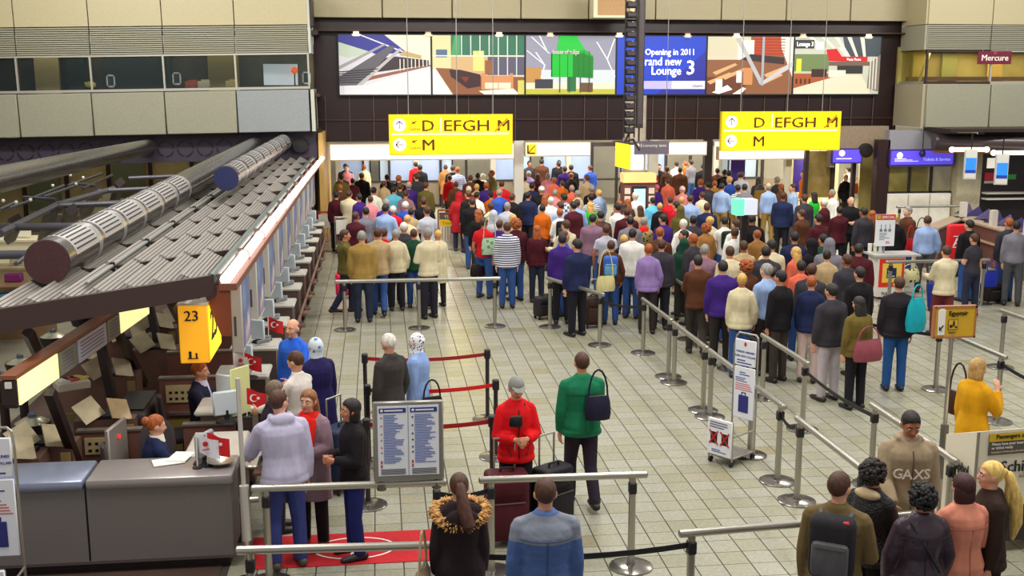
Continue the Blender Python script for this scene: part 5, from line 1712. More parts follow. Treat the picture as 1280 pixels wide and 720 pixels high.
TOPNAME = {'jacket': 'jacket', 'shirt': 'shirt', 'tee': 'tee_shirt', 'coat': 'coat', 'longcoat': 'long_coat', 'hoodie': 'hooded_sweatshirt', 'vest': 'vest', 'suit': 'suit_jacket'}
HAIRNAME = {'cap': 'cap', 'scarf': 'headscarf', 'hood': 'hood'}


def person(label, loc, rz, h=1.75, sex='m', top=('jacket', '303040'), legsc='23222c', hair=('short', 'b'), skin=0, voxel=.0125, shoec='1c1718', bottom='trousers', **pose):
    f = Fig(h, sex, **pose)
    t = thing('person', label, 'person', (loc[0], loc[1], 0), rz)
    tm_ = top[1] if not isinstance(top[1], str) else cloth(top[1])
    hm = hair[1] if not isinstance(hair[1], str) else (mat(HAIRC[hair[1]], .6, 0, .35, 30., .3, cloth=True) if hair[1] in HAIRC else cloth(hair[1]))
    parts = {'body': f.body(voxel), 'top': f.top(top[0], voxel * 1.05), 'bottom': f.bottom(bottom, voxel * 1.1), 'hair': f.hair(hair[0]), 'shoe0': f.shoe(0), 'shoe1': f.shoe(1), 'face': f.face()}
    dress(t, parts, {'body': mat(SKINS[skin], .5, 0, .06, 20.), 'top': tm_, 'bottom': legsc if not isinstance(legsc, str) else cloth(legsc), 'hair': hm, 'shoe': mat(shoec, .5),
                     'top_name': TOPNAME[top[0]], 'hair_name': HAIRNAME.get(hair[0])})
    t['figure_height'] = h
    return t, f


def top_z(u, v, h):
    return gp(u, v, h)


def seam(t, f, pts, m, c='1a1618', r=.004, name='seam'):
    """stitched line on the upper clothing: (height, angle) pairs, angle 0 = right, 90 = front"""
    prof = ((-.09, .158, .115), (.03, .17, .12), (.12, .15, .105), (.2, .142, .1), (.32, .16, .112), (.42, .174, .118), (.475, .166, .102), (.51, .128, .084), (.56, .07, .066))
    out = []
    for tt, a in pts:
        for p_, q_ in zip(prof, prof[1:]):
            if p_[0] <= tt <= q_[0]:
                k = (tt - p_[0]) / (q_[0] - p_[0])
                rx, ry = p_[1] + (q_[1] - p_[1]) * k, p_[2] + (q_[2] - p_[2]) * k
                out.append(f.at(tt, math.sin(math.radians(a)) * (ry * f.build + m), math.cos(math.radians(a)) * (rx * f.build + m)))
                break
    return f.out(MB().tube(out, r, 6)).build(name, mat(c, .6), t)


def jacket_lines(t, f, c, back=True, m=.031):
    if back:
        seam(t, f, [(.4, -30 - 15 * i) for i in range(9)], m, c)
        seam(t, f, [(.4 - .06 * i, -90) for i in range(8)], m, c, .003)
    else:
        seam(t, f, [(.5 - .06 * i, 90) for i in range(10)], m, c, .008, 'zip')
        for a in (55, 125):
            seam(t, f, [(.08, a), (.0, a + (10 if a < 90 else -10))], m, c, .006, 'pocket_edge')
    seam(t, f, [(-.04, 15 * i) for i in range(25)], m + .006, c)


# ---------------------------------------------------------------- bags
def suitcase(label, loc, rz, w_=.42, d=.26, h=.62, c='2a1a2c', handle=True, tilt=0.):
    t = thing('suitcase', label, 'suitcase', (loc[0], loc[1], 0), rz)
    t.rotation_euler.x = tilt
    m = cloth(c, .6)
    MB().rbox((0, 0, .06 + h / 2), (w_, d, h), .05, 3).build('case_body', m, t)
    MB().rbox((0, -d / 2 - .012, .06 + h * .36), (w_ * .82, .05, h * .48), .025, 2).build('front_pocket', m, t)
    MB().rbox((0, -d / 2 - .008, .06 + h * .8), (w_ * .78, .03, h * .2), .015, 2).build('front_pocket', m, t)
    z = MB()
    z.bar((-w_ * .36, -d / 2 - .04, .06 + h * .6), (w_ * .36, -d / 2 - .04, .06 + h * .6), .008, .01)
    z.build('zip', STEEL_D, t)
    for sx in (-1, 1):
        MB().cyl((sx * w_ * .4 - .015, d * .3, .035), (sx * w_ * .4 + .015, d * .3, .035), .035).build('wheel', RUBBER, t)
        MB().cyl((sx * w_ * .4, -d * .35, 0), (sx * w_ * .4, -d * .35, .07), .02).build('foot', BLACK, t)
    MB().tube([(-.07, -.02, .06 + h), (-.06, -.02, .1 + h), (.06, -.02, .1 + h), (.07, -.02, .06 + h)], .012).build('grip', BLACK, t)
    if handle:
        MB().tube([(-w_ * .25, d * .35, .05 + h), (-w_ * .25, d * .35, .38 + h), (w_ * .25, d * .35, .38 + h), (w_ * .25, d * .35, .05 + h)], .011).build('pull_handle', STEEL, t)
    return t


def backpack(label, root, f, c, c2='2a262a', size=1., t_=.33, strap=True):
    """pack worn on the back of a figure"""
    p = f.at(t_, -.21) * f.k
    q = root.matrix_basis @ p
    t = thing('backpack', label, 'backpack', q, root.rotation_euler.z)
    s = size
    MB().rbox((0, 0, 0), (.3 * s, .17 * s, .44 * s), .07, 3).build('main_bag', cloth(c), t)
    MB().rbox((0, -.09 * s, -.06 * s), (.24 * s, .08 * s, .24 * s), .035, 2).build('front_pocket', cloth(c2), t)
    MB().bar((-.1 * s, -.135 * s, .04), (.1 * s, -.135 * s, .04), .008, .008).build('zip', STEEL_D, t)
    if strap:
        for sx in (-.1, .1):
            MB().tube([(sx, .08, -.12), (sx * 1.4, .2, -.02), (sx * 1.35, .25, .13), (sx * 1.2, .2, .215), (sx, .08, .2)], .02).build('strap', cloth(c2), t)
    return t


def handbag(label, loc, rz, w_=.34, h=.26, d=.13, c='141216', strap=.3, pat=None):
    t = thing('bag', label, 'bag', loc, rz)
    m = pat or cloth(c, .55)
    MB().loft([((0, 0, 0), (w_ * .46, 0, 0), (0, d * .42, 0)), ((0, 0, h * .25), (w_ * .5, 0, 0), (0, d * .5, 0)), ((0, 0, h * .75), (w_ * .46, 0, 0), (0, d * .38, 0)), ((0, 0, h), (w_ * .4, 0, 0), (0, d * .14, 0))], 16).build('bag_body', m, t)
    MB().bar((-w_ * .36, 0, h), (w_ * .36, 0, h), .02, .015).build('zip', STEEL_D, t)
    if strap:
        MB().tube([(-w_ * .36 * math.cos(PI * i / 8), 0, h + strap * math.sin(PI * i / 8)) for i in range(9)], .011).build('strap', m, t)
    return t

# ---------------------------------------------------------------- the people in front
def stand_at(u, v, h):
    return gp(u, v, h * .995)


# woman in the fur trimmed coat
p = stand_at(573, 590, 1.65) - V((0, .08, 0))
t, f = person('woman with a brown ponytail in a dark coat with a fur-trimmed hood, seen from behind', p, .05, 1.65, 'f', ('longcoat', '2c2024'), '1a1618', ('pony', 'b'), yaw=0)
fur = MB()
r_ = random.Random(5)
for i in range(900):
    a = r_.uniform(0, 2 * PI)
    rr = r_.uniform(.0, .05)
    x, y = math.sin(a) * (.19 + rr), math.cos(a) * (.13 + rr) - .035
    z = .49 - .05 * math.cos(a) * -1 + .03 * abs(math.sin(a)) + r_.uniform(-.04, .03)
    q = f.at(z, y, x)
    d = V((math.sin(a), math.cos(a) - .1, r_.uniform(-.5, .7))).normalized() * r_.uniform(.022, .042)
    fur.limb([q - d * .4, q, q + d], [.01, .012, .004], 5)
f.out(fur).build('fur_collar', mat('c99a5e', .9, 0, .5, 25.), t, 80)
hm = MB()
hm.ell(f.at(.47, -.17), (.15, .06, .12), 14, 10)
f.out(hm).build('hood', cloth('2a1c20'), t)
lt = MB().limb([f.hc + V((0, -.1, .03)), f.at(.56, -.19, .02), f.at(.46, -.23, .05), f.at(.4, -.22, .05)], [.045, .06, .06, .02], 12)
f.out(lt).build('ponytail', mat('4a2418', .6, 0, .35, 30., .3, cloth=True), t)
handbag('pale edged shoulder bag beside the fur hood woman', V((p.x - .3, p.y - .1, .68)), 1.3, .3, .26, c='b09a78')
# man in the blue jacket, two-tone cloth
two = bpy.data.materials.new('two_tone_cloth')
two.use_nodes = True
_t = two.node_tree
_b = _t.nodes['Principled BSDF']
_b.inputs['Roughness'].default_value = .8
_tc = _t.nodes.new('ShaderNodeTexCoord'); _s = _t.nodes.new('ShaderNodeSeparateXYZ'); _r = _t.nodes.new('ShaderNodeValToRGB'); _mp = _t.nodes.new('ShaderNodeMapRange'); _n = _t.nodes.new('ShaderNodeTexNoise'); _bp = _t.nodes.new('ShaderNodeBump')
_t.links.new(_tc.outputs['Object'], _s.inputs[0]); _t.links.new(_s.outputs[2], _mp.inputs[0])
_mp.inputs[1].default_value = 1.0; _mp.inputs[2].default_value = 1.7
_t.links.new(_mp.outputs[0], _r.inputs[0]); _t.links.new(_r.outputs[0], _b.inputs['Base Color'])
_r.color_ramp.interpolation = 'CONSTANT'
_r.color_ramp.elements[0].color = lin('47629c') + (1,)
_r.color_ramp.elements[1].position = .46; _r.color_ramp.elements[1].color = lin('82899a') + (1,)
_r.color_ramp.elements.new(.75).color = lin('4d6aa0') + (1,)
_n.inputs['Scale'].default_value = 7; _t.links.new(_tc.outputs['Object'], _n.inputs['Vector']); _t.links.new(_n.outputs[0], _bp.inputs['Height'])
_bp.inputs['Strength'].default_value = .7; _bp.inputs['Distance'].default_value = .04; _t.links.new(_bp.outputs[0], _b.inputs['Normal'])
p = stand_at(682, 601, 1.78)
t, f = person('man with short brown hair in a blue jacket with grey shoulders, seen from behind', p, -.03, 1.78, 'm', ('jacket', two), '3c3c4a', ('short', 'b'), 1, build=1.1)
jacket_lines(t, f, '3a4a70')
f.out(MB().span(f.at(.405, -.155, -.06), f.at(.41, -.15, .06))).build('back_seam', mat('9aa2b4', .6), t)
# red jacket
p = stand_at(645, 468, 1.74)
t, f = person('person in a bright red jacket and grey hat with hands together, facing us', p, PI + .12, 1.7, 'f', ('jacket', 'd8101a'), '1f1820', ('cap', '8a8a86'), 1, arms=('bent', 'bent'), nod=.25)
jacket_lines(t, f, '4a0a10', False)
q = f.at(.39, .13) * f.k
f.out(MB().tube([f.at(.55, .06, -.08), f.at(.42, .14, -.02), f.at(.3, .15, 0)], .012)).build('dark_placket', BLACK, t)
handbag('dark camera pouch on the chest of the red jacket person', t.matrix_basis @ V((.05, .2, 1.24)), PI, .14, .1, .08, strap=0)
suitcase('tall maroon suitcase standing behind the near barrier', (gp(633, 678, 0)), .1, .44, .28, .72, '4c1420')
suitcase('black trolley suitcase right behind the blue jacket man', (gp(690, 662, 0)), .6, .42, .26, .66, '1f1c22')
# green jacket
p = stand_at(728, 440, 1.78)
t, f = person('person in a loose green jacket walking away across the open floor', p, .1, 1.78, 'm', ('jacket', '16724e'), '2c2230', ('short', 'b'), 1, legs='walk', arms=('down', 'swing'), build=1.1)
jacket_lines(t, f, '0c4a30')
handbag('dark violet shoulder bag on the back of the green jacket walker', t.matrix_basis @ V((.12, -.22, 1.06)), .1, .3, .26, .14, '1c1a34', .3)
# old couple
p = stand_at(487, 417, 1.76)
person('old man with white hair in a dark grey suit looking down', p, .75, 1.74, 'm', ('suit', '3c3836'), '2c2828', ('short', 'w'), 0, arms=('down', 'bag'), nod=.25)
p = stand_at(522, 417, 1.64)
t, f = person('woman in a long light blue coat and spotted white headscarf', p, 1.15, 1.62, 'f', ('longcoat', '8aa6dc'), '5a6a90', ('scarf', pattern('22305c', 'eef0f6', 30., kind='spot')), 0)
handbag('black handbag hanging from the arm of the light blue coat woman', V((p.x + .16, p.y - .16, .62)), .3, .3, .24, .12, '141216', .22)
suitcase('large dark blue case beside the grey suit man', (-.5, 12.45), .9, .5, .3, .72, '1e2a44')
# group at the desks
p = stand_at(367, 398, 1.78)
person('bald man in a bright blue shirt leaning beside the desks', p, 2.5, 1.76, 'm', ('shirt', '2a62dc'), '23304e', ('bald', 'b'), 0, arms=('desk', 'down'), build=1.08)
p = stand_at(395, 425, 1.66)
person('person in a dark violet long coat and pale blue headscarf', p, .6, 1.66, 'f', ('longcoat', '201a4e'), '1c1830', ('scarf', pattern('5a84c4', 'cfdce8', 13., kind='spot')), 0, build=1.15)
grad = cloth('b4b0cc')
p = gp(352, 503, 1.68)
t, f = person('man in a pale lilac hooded jacket and jeans leaning on the counter', p, .35, 1.78, 'm', ('hoodie', 'b9b4cf'), '3a4282', ('short', 'b'), 0, arms=('desk', 'down'), legs='shift', yaw=-.9, build=1.12, lean=.12, shoec='4a4238')
p = stand_at(386, 486, 1.68)
t, f = person('woman with blond-brown hair and red scarf in a mauve coat', p, 2.75, 1.66, 'f', ('coat', '8e7480'), '221a20', ('long', mat('8a5a30', .6, 0, .35, 30., .3, cloth=True)), 0, arms=('bent', 'down'), shoec='5a3428')
sc = MB()
for x, z0, z1 in ((-.07, .52, .22), (.07, .52, .26), (0, .55, .3)):
    sc.limb([f.at(z0, .1, x), f.at((z0 + z1) / 2, .165, x * .9), f.at(z1, .17, x)], [(.055, .03), (.065, .025), (.05, .02)], 10)
sc.loft([(f.at(.52), V((.13, 0, 0)), f.F * .11), (f.at(.57), V((.11, 0, 0)), f.F * .1), (f.at(.6), V((.085, 0, 0)), f.F * .085)], 16)
f.out(sc).build('red_scarf', cloth('d81c14'), t)
p = stand_at(440, 500, 1.64)
person('person in a black jacket and navy jeans behind the notice board', p, 1.9, 1.64, 'f', ('jacket', '1c181c'), '1c2260', ('bob', 'd'), 2, arms=('bent', 'bent'), legs='shift')
p = V((-1.14, 11.3, 0))
t, f = person('man with grey-brown hair and glasses at the side desk', p, -1.3, 1.64, 'm', ('jacket', '25202c'), '2a2630', ('short', mat('6e5a4a', .6, 0, .3, 30., .3, cloth=True)), 1, arms=('desk', 'desk'), nod=.2)
gl = MB()
for sd in (-1, 1):
    gl.limb([f.hc + f.HR @ V((sd * .012, .108, .0)), f.hc + f.HR @ V((sd * .055, .1, .0))], [(.003, .016), (.003, .016)], 8)
    gl.bar(f.hc + f.HR @ V((sd * .06, .1, .006)), f.hc + f.HR @ V((sd * .082, .0, .006)), .006, .006)
f.out(gl).build('glasses', BLACK, t)
p = V((-.95, 12.15, 0))
person('man with brown hair in a white shirt at the second desk', p, 1.0, 1.74, 'm', ('shirt', 'd6cfc8'), '2a2630', ('short', 'b'), 0, arms=('desk', 'desk'), nod=.3)
# staff
p = gp(192, 523, 1.27)
t, f = person('seated clerk with ginger bun in a navy suit behind the grey counter', p, -1.15, 1.68, 'f', ('suit', '1a2348'), '1a1c30', ('bun', 'r'), 0, legs='sit', arms=('desk', 'desk'), nod=.15)
f.out(MB().loft([(f.at(.53, .02), V((.088, 0, 0)), f.F * .09), (f.at(.61, .02), V((.072, 0, 0)), f.F * .074)], 16)).build('white_collar', WHITE, t)
p = gp(248, 456, 1.3)
t, f = person('seated clerk with ginger hair and striped tie below the yellow number box', p, -1.7, 1.72, 'm', ('suit', '1c1e34'), '3a1420', ('short', 'r'), 1, legs='sit', arms=('desk', 'desk'))
f.out(MB().loft([(f.at(.53, .02), V((.088, 0, 0)), f.F * .09), (f.at(.6, .02), V((.072, 0, 0)), f.F * .074)], 16).limb([f.at(.55, .1), f.at(.35, .155)], [(.02, .01), (.035, .01)], 8)).build('collar_and_tie', mat('c9c8e4', .5), t)
# right hand group
p = stand_at(1050, 590, 1.8)
t, f = person('man with short brown hair in an olive jacket with a grey backpack', p, -.55, 1.78, 'm', ('jacket', '6e5c3a'), '2c2a2e', ('short', 'b'), 0, arms=('down', 'bent'), build=1.08, yaw=-.35)
jacket_lines(t, f, '3c301c')
bp_ = backpack('dark grey backpack with a small red tag on the olive jacket man', t, f, '2a282c', '5a585c', 1.12)
MB().rbox((.1, -.06, .19), (.05, .03, .09), .01, 1).build('red_tag', mat('e02c18', .5), bp_)
p = stand_at(1092, 578, 1.66)
t, f = person('woman with dark curly hair in a glittering black jacket', p, -.95, 1.66, 'f', ('jacket', mat('16141a', .35, .2, .6, 60., .8)), '18161a', ('curly', 'd'), 2, arms=('bent', 'rail'))
f.out(MB().ell(f.at(.55, -.07), (.12, .06, .05), 14, 9)).build('cream_hood', cloth('c9b28e'), t)
p = gp(1138, 522, 1.72)
t, f = person('man in a beige hooded sweatshirt with white letters leaning on the rail', p, PI - .15, 1.78, 'm', ('hoodie', '9c8a70'), '3a3430', ('short', 'd'), 4, arms=('down', 'rail'), nod=.35, build=1.12)
seam(t, f, [(.5 - .06 * i, 90) for i in range(10)], .036, '5a4c38', .006, 'zip')
for s_, x in (('G', -.13), ('A', -.05), ('X', .05), ('S', .13)):
    text(s_, .13, mat('e8e0d4', .6), t, Matrix.Rotation(PI, 4, 'Z') @ T(x, -.17 * f.k - .012 + abs(x) * .22, 1.2), 'CENTER', bold=.008)
p = stand_at(1155, 608, 1.62)
t, f = person('woman with short black hair in a violet-black leather jacket', p, -.1, 1.62, 'f', ('jacket', mat('3a2a38', .38, 0, .3, 7., .6)), '18161c', ('curly', 'k'), 2, arms=('bag', 'bag'), build=1.1)
jacket_lines(t, f, '1c1018')
f.out(MB().tube([f.at(.53, -.09, -.13), f.at(.35, -.165, -.02), f.at(.12, -.16, .12)], .011)).build('strap', BLACK, t)
p = stand_at(1207, 592, 1.66)
t, f = person('woman with dark red bob in a salmon pink jacket', p, .1, 1.64, 'f', ('jacket', 'd88a72'), '3a1c24', ('bob', 'm'), 0, arms=('bent', 'bent'), build=1.12)
jacket_lines(t, f, 'a8604c')
p = stand_at(1243, 576, 1.7)
t, f = person('woman with a long blond ponytail in a dark brown jacket', p, 1.35, 1.68, 'f', ('jacket', '34241e'), '1c1618', ('pony', mat('e6c06a', .5, 0, .3, 30., .3, cloth=True)), 0)
f.out(MB().limb([f.hc + V((0, -.15, .0)), f.at(.5, -.2), f.at(.3, -.22), f.at(.16, -.2)], [.04, .06, .05, .02], 12)).build('ponytail', mat('e6c06a', .5, 0, .3, 30., .3, cloth=True), t)
# right middle
p = stand_at(1222, 450, 1.68)
t, f = person('woman with blond hair in a mustard yellow coat holding a phone', p, -1.2, 1.68, 'f', ('coat', 'd69a10'), '2a2226', ('bob', mat('b08a50', .6, 0, .35, 30., .3, cloth=True)), 0, arms=('down', 'phone'))
handbag('dark brown shoulder bag on the mustard coat woman', t.matrix_basis @ V((-.24, .02, .98)), -1.2, .32, .26, .13, '3a2010', .34)
p = stand_at(1125, 347, 1.78)
t, f = person('person in a dark jacket and blue jeans with a teal bag', p, -.2, 1.78, 'm', ('jacket', '231e26'), '23508c', ('short', 'b'), 0, build=1.1)
jacket_lines(t, f, '0e0b10')
handbag('bulging teal shoulder bag on the dark jacket person in jeans', t.matrix_basis @ V((.22, -.2, 1.0)), .6, .42, .5, .26, '14a0b0', .2)
p = stand_at(1075, 372, 1.66)
t, f = person('woman with dark hair in an olive jacket carrying a pink bag', p, .25, 1.66, 'f', ('jacket', '6c5c28'), '1c1a22', ('long', 'd'), 0, build=1.12)
handbag('large dusty pink bag on the back of the olive jacket woman', t.matrix_basis @ V((0, -.24, .78)), .25, .5, .3, .22, '8a4450', .2)

# ================================================================ THE CROWD
ARCH = {}


def arche(key, h, sex, topk, bottom='trousers', **pose):
    f = Fig(h, sex, **pose)
    ARCH[key] = (f, {'body': f.body(.02), 'top': f.top(topk, .021), 'bottom': f.bottom(bottom, .022), 'shoe0': f.shoe(0), 'shoe1': f.shoe(1), 'face': f.face()}, topk, sex, {})


arche('jm', 1.75, 'm', 'jacket', build=1.06)
arche('sm', 1.75, 'm', 'shirt', arms=('down', 'bag'), legs='shift')
arche('tm', 1.75, 'm', 'tee', arms=('bag', 'down'), legs='shift')
arche('bm', 1.75, 'm', 'jacket', arms=('bent', 'bent'))
arche('wm', 1.75, 'm', 'jacket', arms=('fwd', 'fwd'), legs='walk')
arche('jf', 1.75, 'f', 'jacket', arms=('down', 'bag'))
arche('cf', 1.75, 'f', 'coat', arms=('bag', 'down'))
arche('tf', 1.75, 'f', 'tee', arms=('bent', 'down'), legs='shift')
arche('sf', 1.75, 'f', 'shirt', arms=('bent', 'bent'))
arche('kf', 1.75, 'f', 'jacket', 'skirt', arms=('bent', 'down'))
GARM = {'jm': 'jacket', 'sm': 'shirt', 'tm': 'tee shirt', 'bm': 'jacket', 'wm': 'jacket', 'jf': 'jacket', 'cf': 'coat', 'tf': 'tee shirt', 'sf': 'shirt', 'kf': 'jacket and skirt'}
CC = {'black': '161318', 'navy': '1c2448', 'charcoal': '35323a', 'grey': '76747e', 'pale grey': 'b4b6c2', 'white': 'e2e0da', 'cream': 'd0c4a2', 'beige': 'b39a72', 'tan': 'a0703c', 'brown': '54301c', 'olive': '5e5426', 'green': '18b02c', 'dark green': '14402c',
      'red': 'cc1420', 'crimson': 'a01828', 'pink': 'd2808c', 'salmon': 'd8664c', 'orange': 'c8600f', 'purple': '3a1e72', 'lilac': '8c74ac', 'pale blue': '94acd8', 'blue': '2c50b4', 'cyan': '62bce0', 'teal': '147888', 'maroon': '48121e', 'denim': '31508c',
      'yellow': 'e0b020', 'mauve': '866478', 'khaki': '9a7c40'}
# head top pixel, garment colour, hair, archetype, extras
CR = '''421 205 black d jm f|433 206 pink d sm f|456 201 cream r cf|518 199 red d jm|525 206 black d jm|555 204 tan b cf|484 218 black d jm|497 219 black r bm|521 217 charcoal b jm|511 227 purple z jm|481 226 beige b jf|532 228 olive b jm
452 216 black b jm|440 223 maroon d jf|424 216 black k jm|413 218 olive d bm|425 231 brown r jf|436 237 cream b wm|449 242 purple d jf|463 245 pink b jf|467 234 white k sm|492 233 cyan d jm|500 229 charcoal b jm|507 238 mauve b jf
483 249 purple g jm|508 252 blue w sm|528 247 black b bm|490 258 red w jf|468 259 grey d tm|475 255 pale_blue d sm|511 261 beige d sf|534 258 pale_grey b tm|509 269 cream y jf|444 265 maroon b jm|566 207 black b jm|572 209 s:2a58b8:e8e8ea r sm
562 219 red b jf|570 227 brown b cf|588 219 brown b jm|598 216 black d jm|614 213 olive r jm l|604 217 white w jf|596 230 beige y sf|586 233 crimson w jf|582 238 black b jm|609 228 purple r jm|626 226 red b jm|597 240 white d sf|613 240 orange d jf
624 236 blue g sm|577 241 crimson b cf H|593 247 black b jm|611 254 cream b jf|634 253 pale_grey g bm|598 262 black R jf|617 264 pale_grey g jm H|641 268 beige Y cf|657 199 charcoal d jm f|677 199 brown d jm|690 197 black d jm f|698 202 black k jm
651 207 black k cf|661 214 lilac g jf|656 220 cream d cf|672 217 maroon m jf|685 216 pink z sm|693 222 salmon r jf|677 233 black - jm C:dcdcd8|665 228 navy d jm|694 237 pink g sm|681 244 white R sf|691 246 white w sm|682 256 orange d jf|697 252 pale_blue b sm
707 208 purple b jm|714 206 black d jm|713 216 black N jf|738 207 blue b jm|734 218 beige b wm|715 231 salmon z tm|703 226 orange b jf|722 238 cream g jf|740 232 black g sm|749 237 pale_blue y jf|739 242 s:141216:e6e4e0 k sm|703 242 c:e4e4e6:4a5470 d sm
724 249 pale_blue b sm|717 252 maroon d jm|738 253 green Y jf|700 261 white r sf BK:17161a:black|754 253 lilac B jf|765 252 mauve R jf|751 264 s:2a1812:5a3420 d jm|772 254 white k sm|784 260 maroon b jm|797 240 white w sm|785 249 brown R jf|796 257 beige B jf
788 271 grey k jm U|812 204 olive d jm|824 205 black d jm f|834 208 brown b jm|796 213 beige d cf|788 213 black d cf|820 219 maroon b jm|835 223 salmon b jf|821 231 purple - jf C:d86a84|817 247 cyan d jf|828 254 black y jf|836 268 purple d jm|807 272 p:2a2418:a8905a g cf X
835 246 red b jf|846 202 white d sm|857 202 orange r jf|864 200 grey d sm|879 205 black d jm|850 209 brown d jm|897 210 brown d jm|906 212 black d jm|912 221 blue y jm|914 213 black k jm|922 216 charcoal d jm|927 215 pale_grey b sm|877 224 purple r sm
884 227 charcoal d jm|894 226 tan r jf|903 229 pale_blue d sm K|853 233 pink - jf C:d8b8b4|852 246 beige y jf|863 244 pale_blue b sm|878 240 cream b jf|843 252 crimson d jf|851 258 olive b cf H|884 254 navy b jm|922 231 s:17141a:e8e6e2 d sm K|931 230 grey d sm
948 222 charcoal D jf|961 229 pale_blue z sm K|972 221 charcoal g jm|977 230 brown r jf|979 240 navy b jm|846 274 white w cf|867 270 charcoal k jm|888 271 cream y jf|906 271 white d tm BK:1e2a20:dark_green|921 274 white b tm|992 230 pale_blue d sm l|1006 213 orange k jm l
1018 240 green D tf|1006 243 charcoal b jm|1041 237 white g sm l|1031 249 maroon w jf|1057 218 black y jf f|1061 209 white d sf|1064 246 black z bm f|1050 257 maroon d wm|1083 259 charcoal d jm|1088 264 brown R jf|1113 219 charcoal d jm r W|1119 268 black y jf
1136 259 brown g jm l|1160 270 pale_blue b sm P|1213 275 black d jm|1219 292 charcoal b tf G|1263 273 charcoal r jm BK:1a181c:black|1271 276 grey d sm|1184 306 cream b wm V|430 286 olive b wm r|472 284 beige b wm U|499 286 cream g jf|507 279 charcoal w jm|535 285 cream g bm U
548 288 cream y cf|452 289 khaki g jm|482 286 red b tf|508 287 dark_green b jf|607 272 red b tm J|634 278 s:1c244c:e4e4ec b jm J|646 274 maroon Q jm U J|670 282 maroon R jf|622 276 purple b jf|690 294 purple d jm|708 274 cream b wm U
758 281 pale_grey b tm|704 289 blue b jm r|722 299 navy d jm U|764 301 brown b jf J BK:3c62b4:blue|781 294 black y sf|790 286 white d jm|835 286 brown r jm|838 297 dark_green k jf H|812 305 lilac r jf U|850 289 navy d jm l|883 280 tan Q jf|919 285 white b sm|882 306 mauve g jm U
912 308 cream b jm|904 326 purple d jm U|958 308 charcoal d jm|947 288 tan r jf|966 300 cream d jm|938 326 brown Q jf|932 342 cream y jf J|959 331 pale_blue g sm U|994 290 navy d jm|996 309 salmon Y jf|1016 300 black d jm H|1036 299 grey d jm H|1030 293 dark_green k jm
1074 305 maroon d jm|990 326 salmon d jf U|1034 313 beige d jf|1076 334 black d jm U|974 334 crimson d jf|988 338 black k jm|1000 345 navy r jf S|1046 356 charcoal d jm T|1060 318 charcoal b jm|660 240 navy d jm|640 242 black b jm
402 240 maroon d jf|741 268 mauve d jm|826 300 charcoal b jm|866 292 charcoal r jm|940 268 black d jm|1003 262 brown b jm|1024 268 maroon d bm|930 300 beige b wm|873 318 brown d wm|1015 330 charcoal b jm'''
HST = {'d': 'short', 'b': 'short', 'g': 'short', 'w': 'short', 'y': 'short', 'r': 'short', 'k': 'short', 'm': 'bob', 'z': 'bald', 'N': 'bun', 'D': 'long', 'B': 'long', 'Y': 'long', 'R': 'long', 'Q': 'curly'}
HCOL = {'z': 'g', 'N': 'r', 'D': 'd', 'B': 'b', 'Y': 'y', 'R': 'r', 'Q': 'r'}
HTXT = {'z': 'balding head', 'N': 'ginger bun', 'D': 'long dark hair', 'B': 'long brown hair', 'Y': 'long blond hair', 'R': 'long ginger hair', 'Q': 'curly ginger hair', 'm': 'dark red bob', 'd': 'dark hair', 'b': 'brown hair', 'g': 'grey hair', 'w': 'white hair', 'y': 'blond hair', 'r': 'ginger hair', 'k': 'black hair'}
CAPN = {'dcdcd8': 'a white cap', 'd86a84': 'a pink cap', 'd8b8b4': 'a pale pink cap'}
PLACES = ((430, 215, 'by the canopy end'), (470, 265, 'near the luggage carts'), (560, 250, 'below the left yellow sign'), (630, 205, 'at the passport booths'), (625, 290, 'behind the long front barrier'), (700, 230, 'left of the column'), (735, 300, 'behind the slanting barrier'),
          (810, 220, 'below the grey lane sign'), (800, 270, 'in front of the screen pillar'), (870, 215, 'near the short lintel box'), (880, 300, 'beside the queue light post'), (970, 235, 'below the right yellow sign'), (1060, 240, 'before the cream room'),
          (1000, 310, 'in the right queue'), (1150, 290, 'by the poster counter'), (1240, 290, 'beside the brown counter'), (930, 345, 'at the second barrier row'), (490, 300, 'left behind the front barrier'))
rc = random.Random(11)
people = []
for tok in CR.replace('\n', '|').split('|'):
    q = tok.split()
    u, v, col, hr, ar = float(q[0]), float(q[1]), q[2].replace('_', ' '), q[3], q[4]
    ex = q[5:]
    sex = ar[1]
    h = (1.66 if sex == 'f' else 1.77) + rc.uniform(-.05, .05)
    if 'U' in ex:
        h += .03
    p = gp(u, v, h)
    people.append(dict(u=u, v=v, col=col, hr=hr, ar=ar, ex=ex, h=h, p=V((p.x, p.y)), rz=rc.uniform(-.6, .6)))
segs = [(o.location.xy.copy(), o.location.xy + V((math.cos(o.rotation_euler.z), math.sin(o.rotation_euler.z))) * o.children[0].dimensions.x) for o in S.objects if o.name.startswith('queue_barrier')]
fixed = [V((o.location.x, o.location.y)) for o in S.objects if o.parent is None and o.name.startswith('person')]
def keep_clear():
    for a in people:
        a['p'].y = min(a['p'].y, 41.5)
        a['p'].x = max(a['p'].x, -1.2)
        for p_, q_ in segs:
            d = q_ - p_
            f_ = max(0, min(1, (a['p'] - p_).dot(d) / d.length_squared))
            r = a['p'] - (p_ + d * f_)
            n_ = V((-d.y, d.x)).normalized()
            if n_.dot(V((.3, 1))) < 0:
                n_ = -n_
            if r.length < .36:
                a['p'] += n_ * (.37 - r.dot(n_))
        if 'W' in a['ex']:
            a['p'] = V((16.5, 34.4))


